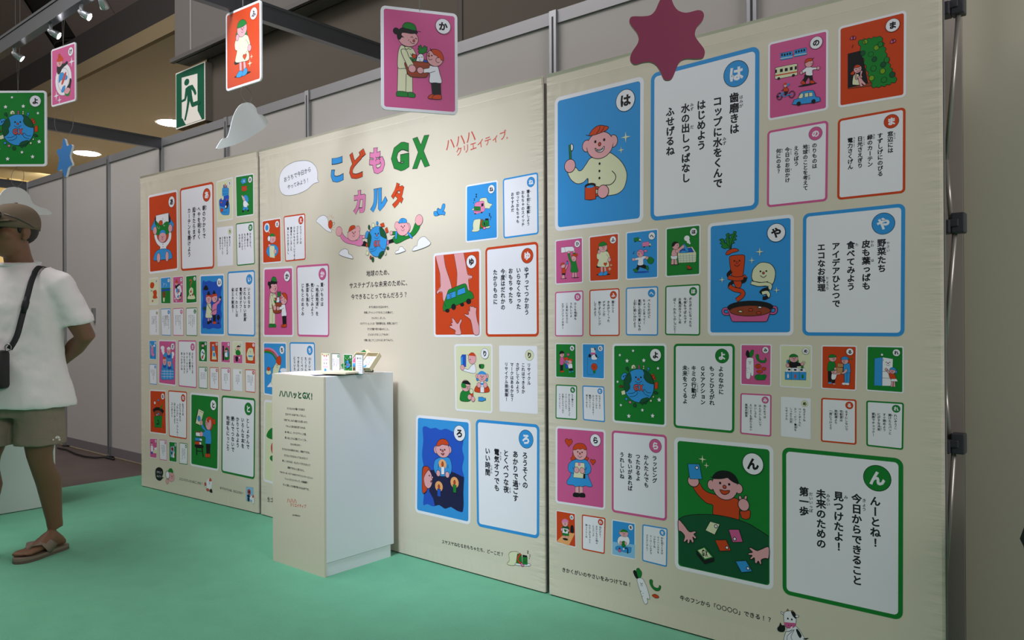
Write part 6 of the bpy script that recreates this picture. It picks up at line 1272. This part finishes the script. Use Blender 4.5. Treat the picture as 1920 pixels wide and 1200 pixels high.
# shorts
mb = MB()
rings(mb, [(0, 0, .72, .17, .13), (0, 0, .80, .195, .14), (0, 0, .90, .19, .135), (0, 0, .99, .17, .125)], M_SHORT, 28)
for s_, (hx, kn_) in ((1, (.105, heelL)), (-1, (-.105, heelR))):
    a = B(hx, 0, .84); hp_ = B(hx*.9, 0, .88); an_ = kn_+(dL if s_ > 0 else dR)*.055+np.array([0, 0, .126]); kk = (hp_+an_)/2+FWD*.045; lo_ = hp_*.13+kk*.87; lo_[2] = .575
    mb.loft([(a, LFT*.105, FWD*.13), ((a+lo_)/2, LFT*.105, FWD*.122), (lo_, LFT*.112, FWD*.122)], M_SHORT, 22)
sh = mb.build('shorts', man); remesh(sh, .009, 5, (.07, .014))
# small white emblem near the hem of the shorts
bpy.context.view_layer.update(); ev = sh.evaluated_get(bpy.context.evaluated_depsgraph_get()); mw = sh.matrix_world.inverted()
def hit(x, y):
    ok, p, n, _ = ev.ray_cast(mw@Vector(CAM), (mw.to_3x3()@Vector(ray(x, y))).normalized()); return np.array(sh.matrix_world@p)+np.array(n)*.0015 if ok else None
em = MB()
for poly in (((103, 822), (104, 818.5), (107, 817), (107, 822)), ((107.6, 822), (107.6, 817), (110.5, 818), (113, 822)), ((98, 825.8), (98.5, 823), (113, 823), (113, 825.8))):
    q = [hit(*p) for p in poly]
    if all(v is not None for v in q): em.add(q, [(0, 1, 2, 3)], M_WHT)
if em.v: em.build('emblem', sh)
# sandals
M_SOLE = mat('sandal_sole', (96, 82, 72), .7)
for heel, dd, sd, up, SH in FEET:
    out = []
    for u, wd in ((-.012, .012), (-.004, .028), (.03, .037), (.09, .037), (.15, .045), (.20, .051), (.25, .044), (.275, .026), (.284, .006)): out.append((u, wd))
    poly = [heel+dd*u+sd*w_+up*.026 for u, w_ in out]+[heel+dd*u-sd*w_+up*.026 for u, w_ in out[::-1]]
    mb = MB(); mb.slab(poly, up, .012, M_SAND, M_SAND); mb.slab([p-up*.012 for p in poly], up, .014, M_SOLE, M_SOLE); so = mb.build('sandal', man)
    mb = MB()
    for q in (1, -1):
        pts = [heel+dd*.10+sd*q*.041+up*.03, heel+dd*.13+sd*q*.045+up*.058, heel+dd*.165+sd*q*.030+up*.074, heel+dd*.195+sd*q*.010+up*.062, heel+dd*.215+up*.036]
        rr_ = [(.030, .004), (.030, .005), (.026, .005), (.018, .005), (.008, .006)]
        rg = []
        for i, p in enumerate(pts):
            tg = pts[min(i+1, 4)]-pts[max(i-1, 0)]; tg /= np.linalg.norm(tg); wv = dd-tg*(dd@tg); wv /= np.linalg.norm(wv); nv_ = np.cross(tg, wv); rg.append((p, wv*rr_[i][0], nv_*rr_[i][1]))
        mb.loft(rg, M_SAND, 12)
    mb.build('strap', so, True)
# crossbody bag with its strap (carried, a thing of its own)
bg = thing('crossbody_bag', B(0, .2, .87), 'black crossbody bag with strap over the man\'s left shoulder', 'bag')
mb = MB(); 
def bb(x0, x1, y0, y1, z0, z1, bev, m=M_BLK):
    bm = bmesh.new(); bmesh.ops.create_cube(bm, size=1)
    for q in bm.verts:
        p = B((x0+x1)/2+q.co.x*(x1-x0), (y0+y1)/2+q.co.y*(y1-y0), (z0+z1)/2+q.co.z*(z1-z0)); q.co = Vector(p)
    bmesh.ops.recalc_face_normals(bm, faces=bm.faces[:]); bmesh.ops.bevel(bm, geom=bm.edges[:], offset=bev, segments=3, affect='EDGES', profile=.5); bm.verts.index_update()
    mb.add([q.co[:] for q in bm.verts], [[q.index for q in f.verts] for f in bm.faces], m); bm.free()
bb(-.12, .10, .178, .245, .872, 1.055, .018); mb.build('pouch', bg, True)
mb = MB(); bb(-.10, .08, .243, .258, .885, .985, .006, mat('black_pocket', (28, 27, 30), .6)); mb.build('front_pocket', bg, True)
mb = MB(); bb(.03, .075, .257, .260, .895, .908, .001, mat('tag_grey', (70, 70, 74), .6)); mb.build('logo_tag', bg)
sp_ = [B(.105, .195, 1.06), B(.128, .178, 1.12), B(.140, .160, 1.21), B(.152, .140, 1.31), B(.150, .105, 1.40), B(.138, .05, 1.455), B(.128, 0, 1.462), B(.12, -.07, 1.445), B(.07, -.15, 1.36), B(-.05, -.182, 1.25), B(-.20, -.13, 1.14), B(-.245, .02, 1.07), B(-.20, .15, 1.04), B(-.12, .20, 1.03)]
sp_ = [np.array(q) for q in smooth(sp_, False, 4)]
rg = []
for i, p in enumerate(sp_):
    tg = sp_[min(i+1, len(sp_)-1)]-sp_[max(i-1, 0)]; tg /= np.linalg.norm(tg); ax = np.array([O[0], O[1], p[2]]); nv_ = p-ax; 
    if p[2] > 1.43: nv_ = nv_*.3+np.array([0, 0, .1])
    nv_ -= tg*(nv_@tg); nv_ /= np.linalg.norm(nv_); wv = np.cross(tg, nv_); rg.append((p+nv_*.004, wv*.013, nv_*.0025))
mb = MB(); mb.loft(rg, M_BLK, 8); mb.build('strap', bg, True)
mb = MB(); mb.tube([B(.105+.016*math.cos(i*math.pi/8), .205, 1.068+.016*math.sin(i*math.pi/8)) for i in range(17)], .003, mat('ring_metal', (150, 150, 150), .3, .9), 8, False); mb.build('ring', bg, True)
mb = MB(); c = sp_[10]; nv_ = c-np.array([O[0], O[1], c[2]]); nv_ /= np.linalg.norm(nv_); mb.tube([sp_[9]+nv_*.008, sp_[10]+nv_*.009, sp_[11]+nv_*.009, sp_[12]+nv_*.008], [.010, .016, .016, .010], M_BLK, 10); mb.build('buckle', bg, True)
